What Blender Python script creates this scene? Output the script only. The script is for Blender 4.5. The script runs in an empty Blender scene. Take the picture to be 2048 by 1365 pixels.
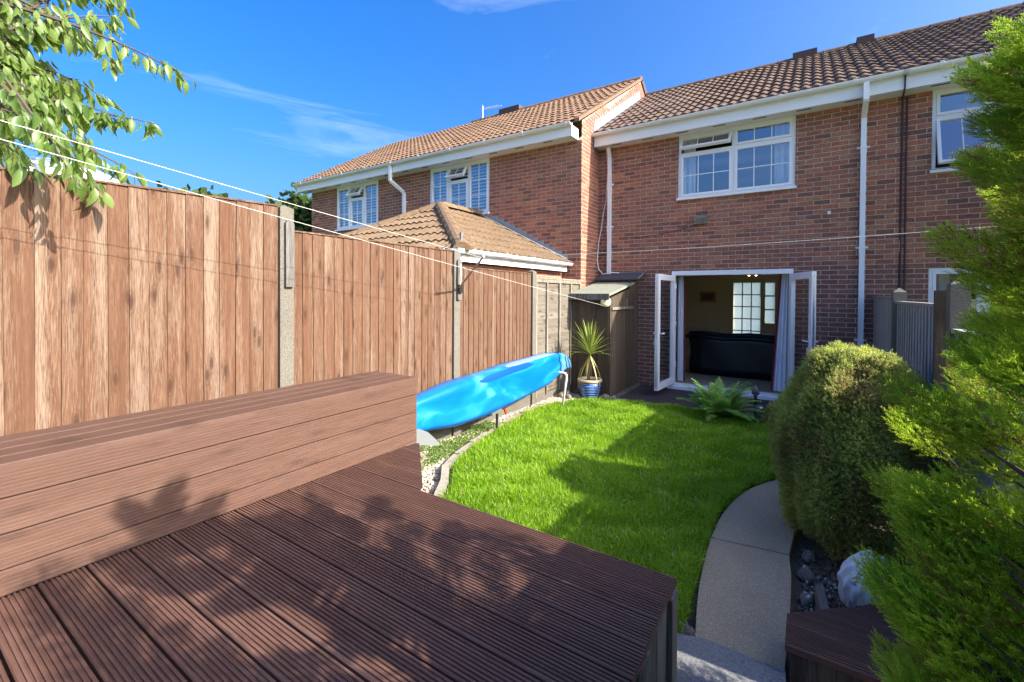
import bpy, bmesh, math, random
import numpy as np
from mathutils import Vector, Matrix
from math import sin, cos, pi, radians, sqrt, floor

random.seed(7); RNG = np.random.default_rng(11)
SC = bpy.context.scene
COL = SC.collection

# ------------------------------------------------------------------ camera
CAM = Vector((0, 0, 1.70))
F_PX, PP_Y = 896.98, 598.35                     # photograph is 2048 x 1365
yaw, pit, rol = radians(33.4845), radians(.7071), radians(-.3471)
_fw = np.array([-sin(yaw)*cos(pit), cos(yaw)*cos(pit), -sin(pit)])
_r = np.array([cos(yaw), sin(yaw), 0.]); _dn = np.cross(_fw, _r)
RC = np.array([cos(rol)*_r + sin(rol)*_dn, -sin(rol)*_r + cos(rol)*_dn, _fw])
cd = bpy.data.cameras.new('camera'); cam = bpy.data.objects.new('camera', cd); COL.objects.link(cam)
cd.sensor_width = 36; cd.lens = F_PX/2048*36; cd.shift_y = -(682.5-PP_Y)/2048
cd.clip_start = .03; cd.clip_end = 3000
_m = Matrix.Identity(4)
for i in range(3):
    _m[i][0], _m[i][1], _m[i][2], _m[i][3] = RC[0][i], -RC[1][i], -RC[2][i], CAM[i]
cam.matrix_world = _m
SC.camera = cam
def px(p):
    q = RC @ (np.array(p, float) - np.array(CAM))
    if q[2] < .05: return (-9999, -9999, q[2])
    return (1024+F_PX*q[0]/q[2], PP_Y+F_PX*q[1]/q[2], q[2])
def in_frame(p, m=0):
    x, y, d = px(p)
    return d > 0 and -m < x < 2048+m and -m < y < 1365+m

# ------------------------------------------------------------------ light
SUN_DIR = Vector((.67, .030, .41)).normalized()
sl = bpy.data.lights.new('sun', 'SUN'); sl.energy = 4.6; sl.angle = radians(.53); sl.color = (1, .93, .82)
so = bpy.data.objects.new('sun', sl); COL.objects.link(so)
so.rotation_euler = SUN_DIR.to_track_quat('Z', 'Y').to_euler(); so.location = (20, 2, 14)
W = bpy.data.worlds.new('World'); SC.world = W; W.use_nodes = True
wt = W.node_tree; wt.nodes.clear()
wo = wt.nodes.new('ShaderNodeOutputWorld'); bg = wt.nodes.new('ShaderNodeBackground')
sky = wt.nodes.new('ShaderNodeTexSky'); sky.sky_type = 'NISHITA'; sky.sun_disc = False
sky.sun_elevation = math.asin(SUN_DIR.z); sky.sun_rotation = math.atan2(SUN_DIR.x, SUN_DIR.y)
sky.altitude = 0; sky.air_density = 1.0; sky.dust_density = 7.0; sky.ozone_density = 6.0
bg.inputs['Strength'].default_value = .15
# thin cirrus, everywhere in the sky
tc = wt.nodes.new('ShaderNodeTexCoord')
mp = wt.nodes.new('ShaderNodeMapping'); mp.inputs['Rotation'].default_value = (radians(8), radians(-14), radians(24)); mp.inputs['Scale'].default_value = (1.6, 1.6, 11); mp.inputs['Location'].default_value = (3.1, 1.7, 1.2)
cn = wt.nodes.new('ShaderNodeTexNoise'); cn.inputs['Scale'].default_value = 1.5; cn.inputs['Detail'].default_value = 9; cn.inputs['Roughness'].default_value = .62; cn.inputs['Distortion'].default_value = .6
cr = wt.nodes.new('ShaderNodeValToRGB'); cr.color_ramp.elements[0].position = .60; cr.color_ramp.elements[1].position = .92
cr.color_ramp.elements[0].color = (0, 0, 0, 1); cr.color_ramp.elements[1].color = (.22, .22, .22, 1)
cm = wt.nodes.new('ShaderNodeMixRGB'); cm.inputs[2].default_value = (4.4, 4.7, 5.0, 1)
sat = wt.nodes.new('ShaderNodeHueSaturation'); sat.inputs['Saturation'].default_value = 1.33; sat.inputs['Hue'].default_value = .508
L = wt.links.new
L(tc.outputs['Generated'], mp.inputs[0]); L(mp.outputs[0], cn.inputs['Vector']); L(cn.outputs['Fac'], cr.inputs[0])
L(sky.outputs[0], sat.inputs['Color']); L(sat.outputs[0], cm.inputs[1]); L(cr.outputs[0], cm.inputs[0])
L(cm.outputs[0], bg.inputs['Color']); L(bg.outputs[0], wo.inputs[0])
SC.view_settings.view_transform = 'Standard'; SC.view_settings.look = 'None'
SC.view_settings.exposure = 1.50; SC.view_settings.gamma = 1
SC.view_settings.use_curve_mapping = False
SC.cycles.max_bounces = 8; SC.cycles.transparent_max_bounces = 16

# ------------------------------------------------------------------ materials
MATS = {}
class NT:
    def __init__(s, name):
        s.m = bpy.data.materials.new(name); s.m.use_nodes = True
        s.t = s.m.node_tree; s.t.nodes.clear()
        s.out = s.t.nodes.new('ShaderNodeOutputMaterial'); s.b = s.t.nodes.new('ShaderNodeBsdfPrincipled')
        s.t.links.new(s.b.outputs[0], s.out.inputs[0]); MATS[name] = s.m
        s.geo = None
    def n(s, t): return s.t.nodes.new('ShaderNode'+t)
    def l(s, a, b): s.t.links.new(a, b)
    def pos(s):
        if s.geo is None: s.geo = s.n('NewGeometry')
        return s.geo.outputs['Position']
    def rnd(s): return s.n('ObjectInfo').outputs['Random']
    def val(s, x): n = s.n('Value'); n.outputs[0].default_value = x; return n.outputs[0]
    def math(s, op, a, b=0., c=None):
        n = s.n('Math'); n.operation = op
        for i, q in enumerate((a, b) if c is None else (a, b, c)):
            if isinstance(q, (int, float)): n.inputs[i].default_value = q
            else: s.l(q, n.inputs[i])
        return n.outputs[0]
    def vmul(s, v, k):
        n = s.n('VectorMath'); n.operation = 'MULTIPLY'; s.l(v, n.inputs[0]); n.inputs[1].default_value = k; return n.outputs[0]
    def vadd(s, v, w):
        n = s.n('VectorMath'); n.operation = 'ADD'; s.l(v, n.inputs[0]); s.l(w, n.inputs[1]); return n.outputs[0]
    def sep(s, v): n = s.n('SeparateXYZ'); s.l(v, n.inputs[0]); return n.outputs
    def comb(s, *a):
        n = s.n('CombineXYZ')
        for i, q in enumerate(a):
            if isinstance(q, (int, float)): n.inputs[i].default_value = q
            else: s.l(q, n.inputs[i])
        return n.outputs[0]
    def noise(s, v, scale, detail=3, rough=.5, dist=0):
        n = s.n('TexNoise'); s.l(v, n.inputs['Vector']); n.inputs['Scale'].default_value = scale
        n.inputs['Detail'].default_value = detail; n.inputs['Roughness'].default_value = rough; n.inputs['Distortion'].default_value = dist
        return n.outputs['Fac']
    def white(s, v): n = s.n('TexWhiteNoise'); n.noise_dimensions = '3D'; s.l(v, n.inputs['Vector']); return n.outputs['Value']
    def voro(s, v, scale, out='Distance', feature='F1'):
        n = s.n('TexVoronoi'); n.feature = feature; s.l(v, n.inputs['Vector']); n.inputs['Scale'].default_value = scale; return n.outputs[out]
    def ramp(s, f, stops, interp='LINEAR'):
        n = s.n('ValToRGB'); n.color_ramp.interpolation = interp; e = n.color_ramp.elements
        while len(e) < len(stops): e.new(.5)
        for i, (p, c) in enumerate(stops):
            e[i].position = p; e[i].color = (c[0], c[1], c[2], 1) if isinstance(c, tuple) else (c, c, c, 1)
        s.l(f, n.inputs[0]); return n.outputs[0]
    def mix(s, f, a, b, mode='MIX'):
        n = s.n('MixRGB'); n.blend_type = mode
        for i, q in enumerate((f, a, b)):
            if isinstance(q, (int, float)): n.inputs[i].default_value = q
            elif isinstance(q, tuple): n.inputs[i].default_value = (*q, 1)
            else: s.l(q, n.inputs[i])
        return n.outputs[0]
    def bump(s, h, strength=.3, dist=.01):
        n = s.n('Bump'); n.inputs['Strength'].default_value = strength; n.inputs['Distance'].default_value = dist
        s.l(h, n.inputs['Height']); s.l(n.outputs[0], s.b.inputs['Normal'])
    def col(s, c):
        if isinstance(c, tuple): s.b.inputs['Base Color'].default_value = (*c, 1)
        else: s.l(c, s.b.inputs['Base Color'])
        return s
    def rough(s, r):
        if isinstance(r, (int, float)): s.b.inputs['Roughness'].default_value = r
        else: s.l(r, s.b.inputs['Roughness'])
        return s
    def translucent(s, color, fac):
        tr = s.n('BsdfTranslucent'); mx = s.n('MixShader'); mx.inputs[0].default_value = fac
        if isinstance(color, tuple): tr.inputs[0].default_value = (*color, 1)
        else: s.l(color, tr.inputs[0])
        s.l(s.b.outputs[0], mx.inputs[1]); s.l(tr.outputs[0], mx.inputs[2]); s.l(mx.outputs[0], s.out.inputs[0])
    def spec(s, x): s.b.inputs['Specular IOR Level'].default_value = x; return s

def simple(name, c, rough=.6, var=.12, scale=6, metal=0, bump=0, spec=.5):
    t = NT(name); nz = t.noise(t.pos(), scale, 4, .6)
    t.col(t.mix(nz, tuple(x*(1-var) for x in c), tuple(min(1, x*(1+var)) for x in c))).rough(rough).spec(spec)
    t.b.inputs['Metallic'].default_value = metal
    if bump: t.bump(t.noise(t.pos(), scale*6, 3), bump, .01)
    return t.m

def brick_material():
    t = NT('brick'); p = t.pos(); x, y, z = t.sep(p)
    row = t.math('FLOOR', t.math('DIVIDE', z, .075)); odd = t.math('MULTIPLY', t.math('ABSOLUTE', t.math('MODULO', row, 2.)), .5)
    u = t.math('FLOOR', t.math('SUBTRACT', t.math('DIVIDE', t.math('ADD', x, y), .225), odd))
    w = t.white(t.comb(u, row, 3.7))
    w2 = t.white(t.comb(u, row, 9.1))
    base = t.ramp(w, [(0, (.19, .088, .070)), (.2, (.31, .118, .080)), (.45, (.41, .146, .090)), (.7, (.47, .168, .096)), (.88, (.42, .20, .120)), (1, (.52, .22, .115))])
    patch = t.noise(t.comb(t.math('ADD', x, y), t.val(0), z), .55, 3, .6)
    base = t.mix(t.ramp(patch, [(.42, 0.), (.66, .75)]), base, t.mix(w2, (.20, .105, .088), (.34, .155, .108)))
    # darker batch of bricks below the ground floor lintels
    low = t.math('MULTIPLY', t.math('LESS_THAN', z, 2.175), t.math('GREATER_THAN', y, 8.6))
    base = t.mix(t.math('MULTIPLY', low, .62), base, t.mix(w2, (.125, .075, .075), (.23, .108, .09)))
    sp = t.noise(p, 38, 5, .65)
    base = t.mix(t.ramp(sp, [(.36, .55), (.6, 0.)]), base, (.075, .05, .046))
    sm = t.noise(p, 9, 4, .6)
    base = t.mix(t.ramp(sm, [(.58, 0.), (.75, .4)]), base, (.34, .24, .19))
    t.col(base).rough(.92).spec(.2); t.bump(t.noise(p, 60, 4, .7), .5, .006)
brick_material()
t = NT('mortar'); x, y, z = t.sep(t.pos())
c = t.mix(t.noise(t.pos(), 3, 5, .6), (.50, .395, .30), (.66, .545, .43)); t.col(c).rough(.95).spec(.1); t.bump(t.noise(t.pos(), 90, 3), .4, .004)

def tile_material(name, cols, lichen, lich):
    t = NT(name); p = t.pos(); r = t.rnd()
    n1 = t.noise(p, 1.3, 4, .6); n2 = t.noise(p, 22, 5, .7)
    c = t.ramp(t.math('ADD', t.math('MULTIPLY', n1, .6), t.math('MULTIPLY', t.white(t.vmul(p, (3.3, 3.1, 3.1))), .0)), [(.15, cols[0]), (.3, cols[1]), (.5, cols[2])])
    c = t.mix(t.math('MULTIPLY', r, .45), c, cols[3])
    c = t.mix(t.ramp(n2, [(.35, .6), (.55, 0.)]), c, tuple(q*.42 for q in cols[0]))
    ln = t.noise(p, 55, 4, .7)
    c = t.mix(t.ramp(ln, [(.60, 0.), (.68, lich)]), c, lichen)
    t.col(c).rough(.9).spec(.2); t.bump(t.noise(p, 90, 4, .7), .6, .005)
tile_material('tile_tan', [(.15, .09, .057), (.205, .128, .08), (.255, .162, .10), (.18, .10, .062)], (.52, .46, .36), .45)
tile_material('tile_dark', [(.085, .056, .046), (.13, .088, .066), (.17, .118, .085), (.09, .055, .048)], (.42, .38, .29), .5)
tile_material('tile_moss', [(.14, .092, .055), (.19, .128, .075), (.235, .16, .10), (.155, .098, .062)], (.34, .29, .17), .55)

simple('white_plastic', (.78, .79, .80), .32, .05, 2)
t = NT('white_gutter'); p = t.pos()
t.col(t.mix(t.ramp(t.noise(t.vmul(p, (.6, 1, 5)), 2.2, 4, .6), [(.5, 0.), (.75, .4)]), (.76, .77, .78), (.5, .51, .49))).rough(.35)
simple('black_void', (.012, .012, .012), .9)
simple('lead', (.23, .245, .26), .55, .3, 5, bump=.2)
simple('flashing_light', (.19, .20, .215), .6, .3, 6)
simple('curtain', (.80, .80, .84), .9, .06, 5); simple('curtain_red', (.16, .012, .018), .9)
simple('blind', (.72, .74, .78), .7, .05)
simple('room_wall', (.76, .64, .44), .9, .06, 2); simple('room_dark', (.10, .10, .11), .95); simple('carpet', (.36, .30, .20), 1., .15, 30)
simple('sofa_black', (.006, .008, .014), .42, .3, 8); simple('door_cream', (.60, .53, .40), .5); simple('picture_frame', (.34, .27, .18), .5); simple('picture_print', (.20, .08, .06), .6, .9, 30)
simple('lens_grey', (.16, .16, .15), .15); simple('metal_grey', (.32, .33, .34), .4, .15, 8, .7); simple('steel', (.62, .62, .62), .3, .1, 8, .9)
simple('rope', (.50, .48, .44), .8, .1, 40); simple('cable_white', (.74, .70, .66), .6); simple('cable_dark', (.05, .028, .03), .7)
simple('soil', (.13, .09, .06), 1., .5, 18, bump=.8); simple('felt', (.055, .058, .064), .9, .3, 20, bump=.3)
simple('plastic_black', (.015, .015, .016), .4); simple('plastic_red', (.5, .03, .02), .5); simple('reel_cream', (.62, .60, .36), .4, .08)
simple('bark', (.17, .115, .08), .9, .35, 30, bump=.5); simple('twig_brown', (.07, .05, .035), .9); simple('terracotta', (.34, .14, .09), .8, .2, 12); simple('brass', (.5, .36, .12), .3, .1, 5, 1.)
simple('lantern_grey', (.06, .075, .085), .5); simple('pale_dome', (.86, .86, .87), .5, .03); simple('ridge_dark', (.075, .048, .042), .85, .35, 14); simple('bag_ink', (.22, .23, .25), .6)
simple('ground_far', (.10, .13, .05), 1., .4, .6); simple('patio_brown', (.040, .030, .034), .85, .35, 14, bump=.25)

def glass_material(name, tint, ior):
    t = NT(name); gl = t.n('BsdfGlossy'); gl.inputs['Roughness'].default_value = .01; gl.inputs['Color'].default_value = (.95, .97, 1, 1)
    tr = t.n('BsdfTransparent'); tr.inputs[0].default_value = (*tint, 1)
    lw = t.n('LayerWeight'); lw.inputs[0].default_value = .5; f0 = ((ior-1)/(ior+1))**2
    fr = t.math('ADD', t.math('MULTIPLY', t.math('POWER', lw.outputs['Facing'], 5.), 1-f0), f0)
    mx = t.n('MixShader'); t.l(fr, mx.inputs[0]); t.l(tr.outputs[0], mx.inputs[1]); t.l(gl.outputs[0], mx.inputs[2]); t.l(mx.outputs[0], t.out.inputs[0])
glass_material('glass', (.86, .90, .92), 3.4); glass_material('door_glass', (.84, .9, .9), 1.45)
t = NT('frosted_glass'); t.col(t.mix(t.voro(t.pos(), 38), (.75, .8, .78), (.95, .97, .95))).rough(.3); t.translucent((.85, .92, .9), .85)

def wood(name, dark, mid, light, weather, amount, axis, rough=.85, knots=.7, fine=1., rv=.35, naxis=0, specks=0):
    """axis: index of the grain direction"""
    t = NT(name); p = t.pos(); r = t.rnd()
    k = [22., 22., 22.]; k[axis] = 1.1
    off = t.comb(t.math('MULTIPLY', r, 37.), t.math('MULTIPLY', r, 91.), t.math('MULTIPLY', r, 53.))
    v = t.vadd(t.vmul(p, tuple(k)), off)
    kk = [6., 6., 6.]; kk[axis] = 1.7
    vk = t.vadd(t.vmul(p, tuple(kk)), off)
    q3 = t.sep(vk); ab = [q3[i] for i in range(3) if i != naxis]; vn = t.n('TexVoronoi'); vn.voronoi_dimensions = '2D'; vn.inputs['Scale'].default_value = 1.0; t.l(t.comb(ab[0], ab[1], 0.), vn.inputs['Vector'])
    kd = t.math('ADD', vn.outputs['Distance'], t.math('MULTIPLY', t.noise(t.vmul(p, (30, 30, 30)), 1., 2), .06))
    kn = t.ramp(kd, [(.06, 1.), (.10, .7), (.125, .15), (.15, .4), (.19, 0.)])
    n1 = t.noise(v, 1.3, 5, .62, .8); n2 = t.noise(v, 6 * fine, 4, .7, .3); n3 = t.noise(t.vadd(t.vmul(p, tuple(q*.35 for q in k)), off), .9, 4, .65, .4)
    c = t.ramp(n1, [(.3, dark), (.5, mid), (.72, light)])
    c = t.mix(t.ramp(n2, [(.34, .5), (.52, 0.)]), c, tuple(q*.62 for q in dark))
    wf = t.ramp(t.math('ADD', t.math('MULTIPLY', n2, .55), t.math('MULTIPLY', n3, .6)), [(.56, 0.), (.72, amount)])
    c = t.mix(wf, c, weather)
    c = t.mix(t.math('MULTIPLY', kn, knots), c, tuple(q*.42 for q in dark))
    c = t.mix(t.math('MULTIPLY', r, rv), c, dark)
    if specks:
        sv = t.n('TexVoronoi'); t.l(p, sv.inputs['Vector']); sv.inputs['Scale'].default_value = 9
        f = t.math('MULTIPLY', t.math('MULTIPLY', t.math('LESS_THAN', sv.outputs['Distance'], .16), t.math('GREATER_THAN', t.white(sv.outputs['Position']), .985)), t.ramp(t.noise(p, 160, 3), [(.5, 0.), (.56, .8)]))
        c = t.mix(f, c, (.62, .58, .52))
    t.col(c).rough(rough).spec(.25); t.bump(t.math('ADD', n2, t.math('MULTIPLY', kn, .3)), .35, .004)
    return t.m
wood('fence_brown', (.078, .035, .018), (.114, .056, .031), (.146, .079, .047), (.27, .22, .165), .58, 2, knots=.85, fine=1.6, rv=.35)
wood('fence_grey', (.13, .11, .085), (.21, .185, .145), (.28, .25, .205), (.40, .37, .32), .5, 2, knots=.5)
wood('lap_grey', (.10, .08, .06), (.15, .127, .10), (.20, .175, .14), (.29, .265, .225), .5, 1, knots=.9)
wood('pale_grey', (.19, .175, .15), (.30, .285, .255), (.40, .385, .35), (.56, .54, .50), .4, 2, knots=.2)
wood('shed_wood', (.052, .036, .026), (.085, .062, .044), (.12, .09, .066), (.20, .16, .12), .4, 2, knots=.3)
wood('deck_wood', (.094, .047, .034), (.126, .064, .046), (.158, .083, .060), (.24, .145, .11), .3, 0, .55, .3, naxis=2, rv=.5)
wood('bench_wood', (.088, .046, .032), (.101, .054, .038), (.114, .062, .045), (.15, .09, .066), .3, 1, .6, .45, rv=.2)
wood('old_timber', (.06, .055, .045), (.12, .115, .10), (.19, .185, .165), (.3, .32, .33), .5, 2, knots=.2)
wood('cleat_grey', (.08, .073, .066), (.13, .122, .112), (.18, .172, .16), (.27, .265, .25), .5, 2, knots=.2)

def speckle(name, a, b, chips, scale, amt, bump=.4):
    t = NT(name); p = t.pos()
    c = t.mix(t.noise(p, 2.3, 5, .65), a, b)
    ch = t.voro(p, scale); cc = t.n('TexVoronoi'); t.l(p, cc.inputs['Vector']); cc.inputs['Scale'].default_value = scale
    sel = t.white(cc.outputs['Position'])
    f = t.math('MULTIPLY', t.ramp(ch, [(.18, 1.), (.34, 0.)]), t.ramp(sel, [(.5, 0.), (.75, amt)]))
    c = t.mix(f, c, chips)
    c = t.mix(t.ramp(t.noise(p, 120, 3, .7), [(.38, .55), (.52, 0.)]), c, tuple(q*.45 for q in a))
    t.col(c).rough(.93).spec(.2); t.bump(t.noise(p, 70, 5, .75), bump, .012)
speckle('path_concrete', (.34, .25, .15), (.52, .41, .265), (.66, .60, .50), 66, .6)
speckle('slab_blue', (.19, .19, .19), (.34, .34, .335), (.38, .40, .42), 40, .35, .9)
speckle('post_concrete', (.11, .10, .08), (.18, .165, .135), (.27, .255, .215), 90, .5, .4)
speckle('kerb_stone', (.27, .235, .18), (.40, .36, .285), (.52, .48, .41), 70, .4, .5)
speckle('rock', (.15, .12, .09), (.30, .26, .21), (.7, .7, .7), 22, .8, .9)
speckle('gravel_bed', (.25, .21, .155), (.38, .33, .26), (.55, .49, .42), 45, .8, .9)
speckle('shed_lid', (.22, .225, .17), (.29, .295, .23), (.08, .08, .055), 11, .45, .2)
speckle('lawn_soil', (.08, .13, .02), (.12, .20, .03), (.16, .27, .04), 60, .4, .5)

def foliage(name, cols, trans, rough=.55, tip=None):
    t = NT(name); at = t.n('Attribute'); at.attribute_name = 'tone'
    c = t.ramp(at.outputs['Fac'], cols)
    c = t.mix(t.ramp(t.noise(t.pos(), 2.4, 3, .6), [(.4, 0.), (.65, .35)]), c, cols[0][1])
    t.col(c).rough(rough).spec(.3); t.translucent(c, trans)
foliage('grass', [(0, (.15, .30, .014)), (.5, (.26, .46, .018)), (.92, (.38, .56, .03)), (1, (.60, .58, .28))], .5, .5)
foliage('weeds', [(0, (.09, .18, .02)), (1, (.2, .34, .05))], .4)
foliage('juniper', [(0, (.25, .15, .07)), (.22, (.31, .22, .09)), (.3, (.23, .31, .065)), (.65, (.36, .44, .095)), (1, (.66, .64, .12))], .42)
foliage('juniper_blue', [(0, (.08, .15, .07)), (1, (.19, .29, .14))], .3)
foliage('cypress', [(0, (.26, .15, .05)), (.06, (.17, .30, .02)), (.5, (.32, .50, .025)), (1, (.56, .70, .05))], .48)
foliage('cypress_dead', [(0, (.12, .055, .02)), (1, (.18, .09, .035))], .1)
foliage('fern', [(0, (.14, .30, .06)), (1, (.30, .52, .11))], .48)
foliage('cordyline', [(0, (.17, .24, .04)), (.7, (.34, .40, .08)), (1, (.5, .42, .16))], .35, .4)
foliage('tree_far', [(0, (.03, .06, .015)), (1, (.09, .14, .03))], .3)
t = NT('cherry_leaf'); r = t.rnd(); x, y, z = t.sep(t.pos())
c = t.ramp(r, [(0, (.06, .115, .02)), (.5, (.10, .165, .032)), (1, (.17, .235, .06))]); c = t.mix(t.math('MULTIPLY', t.noise(t.pos(), 40, 3), .3), c, (.05, .1, .02)); t.col(c).rough(.42); t.translucent((.34, .46, .06), .38)

t = NT('kayak_blue'); p = t.pos(); x, y, z = t.sep(p)
n1 = t.noise(t.vmul(p, (1, .7, 1.8)), 1.9, 3.5, .5, 1.2)
c = t.ramp(n1, [(.36, (.0, .105, .40)), (.53, (.002, .14, .45)), (.58, (.006, .175, .46)), (.70, (.06, .23, .43))])
c = t.mix(t.ramp(y, [(0, 0.), (1, 1.)]) if False else t.math('MULTIPLY', t.math('GREATER_THAN', y, 6.02), .6), c, (.12, .28, .38))
t.col(c).rough(.3); t.bump(t.noise(p, 5, 2), .1, .02)
t = NT('pot_blue'); p = t.pos(); x, y, z = t.sep(p)
wv = t.n('TexWave'); wv.bands_direction = 'Z'; wv.inputs['Scale'].default_value = 11; wv.inputs['Distortion'].default_value = 5; wv.inputs['Detail'].default_value = 2; t.l(t.vmul(p, (.3, .3, 1)), wv.inputs['Vector'])
t.col(t.mix(t.ramp(wv.outputs['Fac'], [(.55, 0.), (.8, .75)]), (.008, .045, .26), (.30, .42, .60))).rough(.18)
simple('pot_rim', (.55, .42, .24), .35, .15, 20)
t = NT('bag_plastic'); p = t.pos(); t.col(t.mix(t.noise(p, 9, 3), (.60, .62, .62), (.86, .88, .90))).rough(.28); t.bump(t.noise(t.vmul(p, (30, 30, 6)), 1.2, 4, .6), .8, .02)
t = NT('lamp_glow'); e = t.n('Emission'); e.inputs[0].default_value = (1, .55, .25, 1); e.inputs[1].default_value = 6; t.l(e.outputs[0], t.out.inputs[0])
t = NT('gravel_stone'); r = t.n('Attribute'); r.attribute_name = 'tone'
t.col(t.ramp(r.outputs['Fac'], [(0, (.30, .23, .16)), (.4, (.46, .39, .30)), (.8, (.60, .53, .44)), (1, (.32, .27, .22))])).rough(.85).spec(.25)

# ------------------------------------------------------------------ mesh helpers
class MB:
    def __init__(s): s.v = []; s.f = []
    def quad(s, *pts):
        k = len(s.v); s.v += [tuple(p) for p in pts]; s.f.append(tuple(range(k, k+len(pts)))); return s
    def box(s, x0, x1, y0, y1, z0, z1):
        k = len(s.v)
        s.v += [(x, y, z) for z in (z0, z1) for y in (y0, y1) for x in (x0, x1)]
        s.f += [tuple(k+i for i in q) for q in ((0, 2, 3, 1), (4, 5, 7, 6), (0, 1, 5, 4), (2, 6, 7, 3), (0, 4, 6, 2), (1, 3, 7, 5))]
        return s
    def obox(s, c, a, b, d):
        c, a, b, d = map(Vector, (c, a, b, d)); k = len(s.v)
        s.v += [tuple(c+i*a+j*b+l*d) for l in (-1, 1) for j in (-1, 1) for i in (-1, 1)]
        s.f += [tuple(k+i for i in q) for q in ((0, 2, 3, 1), (4, 5, 7, 6), (0, 1, 5, 4), (2, 6, 7, 3), (0, 4, 6, 2), (1, 3, 7, 5))]
        return s
    def bar(s, p, q, w, h, up=(0, 0, 1)):
        p, q = Vector(p), Vector(q); d = q-p; u = d.cross(Vector(up)).normalized(); v = u.cross(d).normalized()
        return s.obox((p+q)/2, d/2, u*w/2, v*h/2)
    def tube(s, pts, r, n=6, caps=True, squash=1.):
        pts = [Vector(p) for p in pts]; m = len(pts); k = len(s.v)
        rr = r if isinstance(r, (list, tuple)) else [r]*m
        u = None
        for i, p in enumerate(pts):
            d = (pts[min(i+1, m-1)]-pts[max(i-1, 0)]).normalized()
            if u is None:
                u = d.cross(Vector((0, 0, 1)))
                if u.length < .05: u = d.cross(Vector((1, 0, 0)))
            u = (u-d*u.dot(d)).normalized(); w = d.cross(u)
            for j in range(n):
                a = 2*pi*(j+.5)/n; s.v.append(tuple(p+rr[i]*(cos(a)*u+squash*sin(a)*w)))
        for i in range(m-1):
            for j in range(n):
                a, b = k+i*n+j, k+i*n+(j+1) % n; s.f.append((a, b, b+n, a+n))
        if caps: s.f.append(tuple(k+n-1-j for j in range(n))); s.f.append(tuple(k+(m-1)*n+j for j in range(n)))
        return s
    def lathe(s, prof, c, n=24, cap=True):
        k = len(s.v); m = len(prof)
        for (r, z) in prof:
            for j in range(n):
                a = 2*pi*j/n; s.v.append((c[0]+r*cos(a), c[1]+r*sin(a), c[2]+z))
        for i in range(m-1):
            for j in range(n):
                a, b = k+i*n+j, k+i*n+(j+1) % n; s.f.append((a, b, b+n, a+n))
        if cap: s.f.append(tuple(k+n-1-j for j in range(n))); s.f.append(tuple(k+(m-1)*n+j for j in range(n)))
        return s
    def extrude(s, prof, fn, t0, t1):
        """prof: closed (a,b) outline; fn(a,b,t)->xyz; t0/t1 number or function of (a,b)"""
        k = len(s.v); n = len(prof); g = lambda t, a, b: t(a, b) if callable(t) else t
        for t in (t0, t1): s.v += [tuple(fn(a, b, g(t, a, b))) for a, b in prof]
        for j in range(n): i = (j+1) % n; s.f.append((k+j, k+i, k+n+i, k+n+j))
        s.f.append(tuple(k+n-1-j for j in range(n))); s.f.append(tuple(k+n+j for j in range(n)))
        return s
    def mesh(s, name, mat, smooth=False):
        me = bpy.data.meshes.new(name); me.from_pydata(s.v, [], s.f); me.materials.append(MATS[mat])
        if smooth: me.polygons.foreach_set('use_smooth', [True]*len(me.polygons))
        me.update(); return me
    def build(s, name, mat, parent=None, smooth=False, fix=True):
        me = s.mesh(name, mat, smooth)
        if fix:
            b = bmesh.new(); b.from_mesh(me); bmesh.ops.recalc_face_normals(b, faces=b.faces); b.to_mesh(me); b.free()
        return link(name, me, parent)
def link(name, me, parent=None, loc=None, mat4=None):
    o = bpy.data.objects.new(name, me); COL.objects.link(o)
    if parent is not None:
        o.parent = parent
        if parent.type == 'EMPTY': o.matrix_parent_inverse = Matrix.Translation(-parent.location)
    if mat4 is not None: o.matrix_basis = mat4
    elif loc is not None: o.location = loc
    return o
def tag(o, label, cat, group=None):
    o['label'] = label; o['category'] = cat
    if group: o['group'] = group
    return o
def thing(name, label, cat, loc, group=None):
    o = bpy.data.objects.new(name, None); COL.objects.link(o); o.location = loc; o.empty_display_size = .2
    return tag(o, label, cat, group)
def struct(o, kind='structure'): o['kind'] = kind; return o
def np_mesh(name, V, Fc, mat, parent=None, tone=None, smooth=False):
    V = np.asarray(V, np.float32).reshape(-1, 3); Fc = np.asarray(Fc, np.int32); k = Fc.shape[1]
    me = bpy.data.meshes.new(name); me.vertices.add(len(V)); me.vertices.foreach_set('co', V.ravel())
    me.loops.add(Fc.size); me.loops.foreach_set('vertex_index', Fc.ravel())
    me.polygons.add(len(Fc)); me.polygons.foreach_set('loop_start', np.arange(0, Fc.size, k, dtype=np.int32))
    me.polygons.foreach_set('use_smooth', np.full(len(Fc), smooth))
    if tone is not None:
        a = me.attributes.new('tone', 'FLOAT', 'POINT'); a.data.foreach_set('value', np.asarray(tone, np.float32))
    me.materials.append(MATS[mat]); me.update(calc_edges=True); me.validate()
    return link(name, me, parent)
def unit(a): return a/np.maximum(np.linalg.norm(a, axis=-1, keepdims=True), 1e-9)
def frames(d, roll=None):
    """rotation matrices whose y column is d (n,3)"""
    d = unit(d); n = len(d); r = RNG.normal(size=(n, 3)) if roll is None else roll
    x = unit(np.cross(d, r)); z = np.cross(x, d)
    return np.stack([x, d, z], axis=2)
def bake(tv, tf, R, loc, scale):
    """template verts/faces -> many copies"""
    n = len(loc); V = np.einsum('nij,kj->nki', R, tv)*np.asarray(scale).reshape(n, 1, 1)+loc[:, None, :]
    Fc = tf[None]+(np.arange(n)*len(tv))[:, None, None]
    return V.reshape(-1, 3), Fc.reshape(-1, tf.shape[1])

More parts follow.
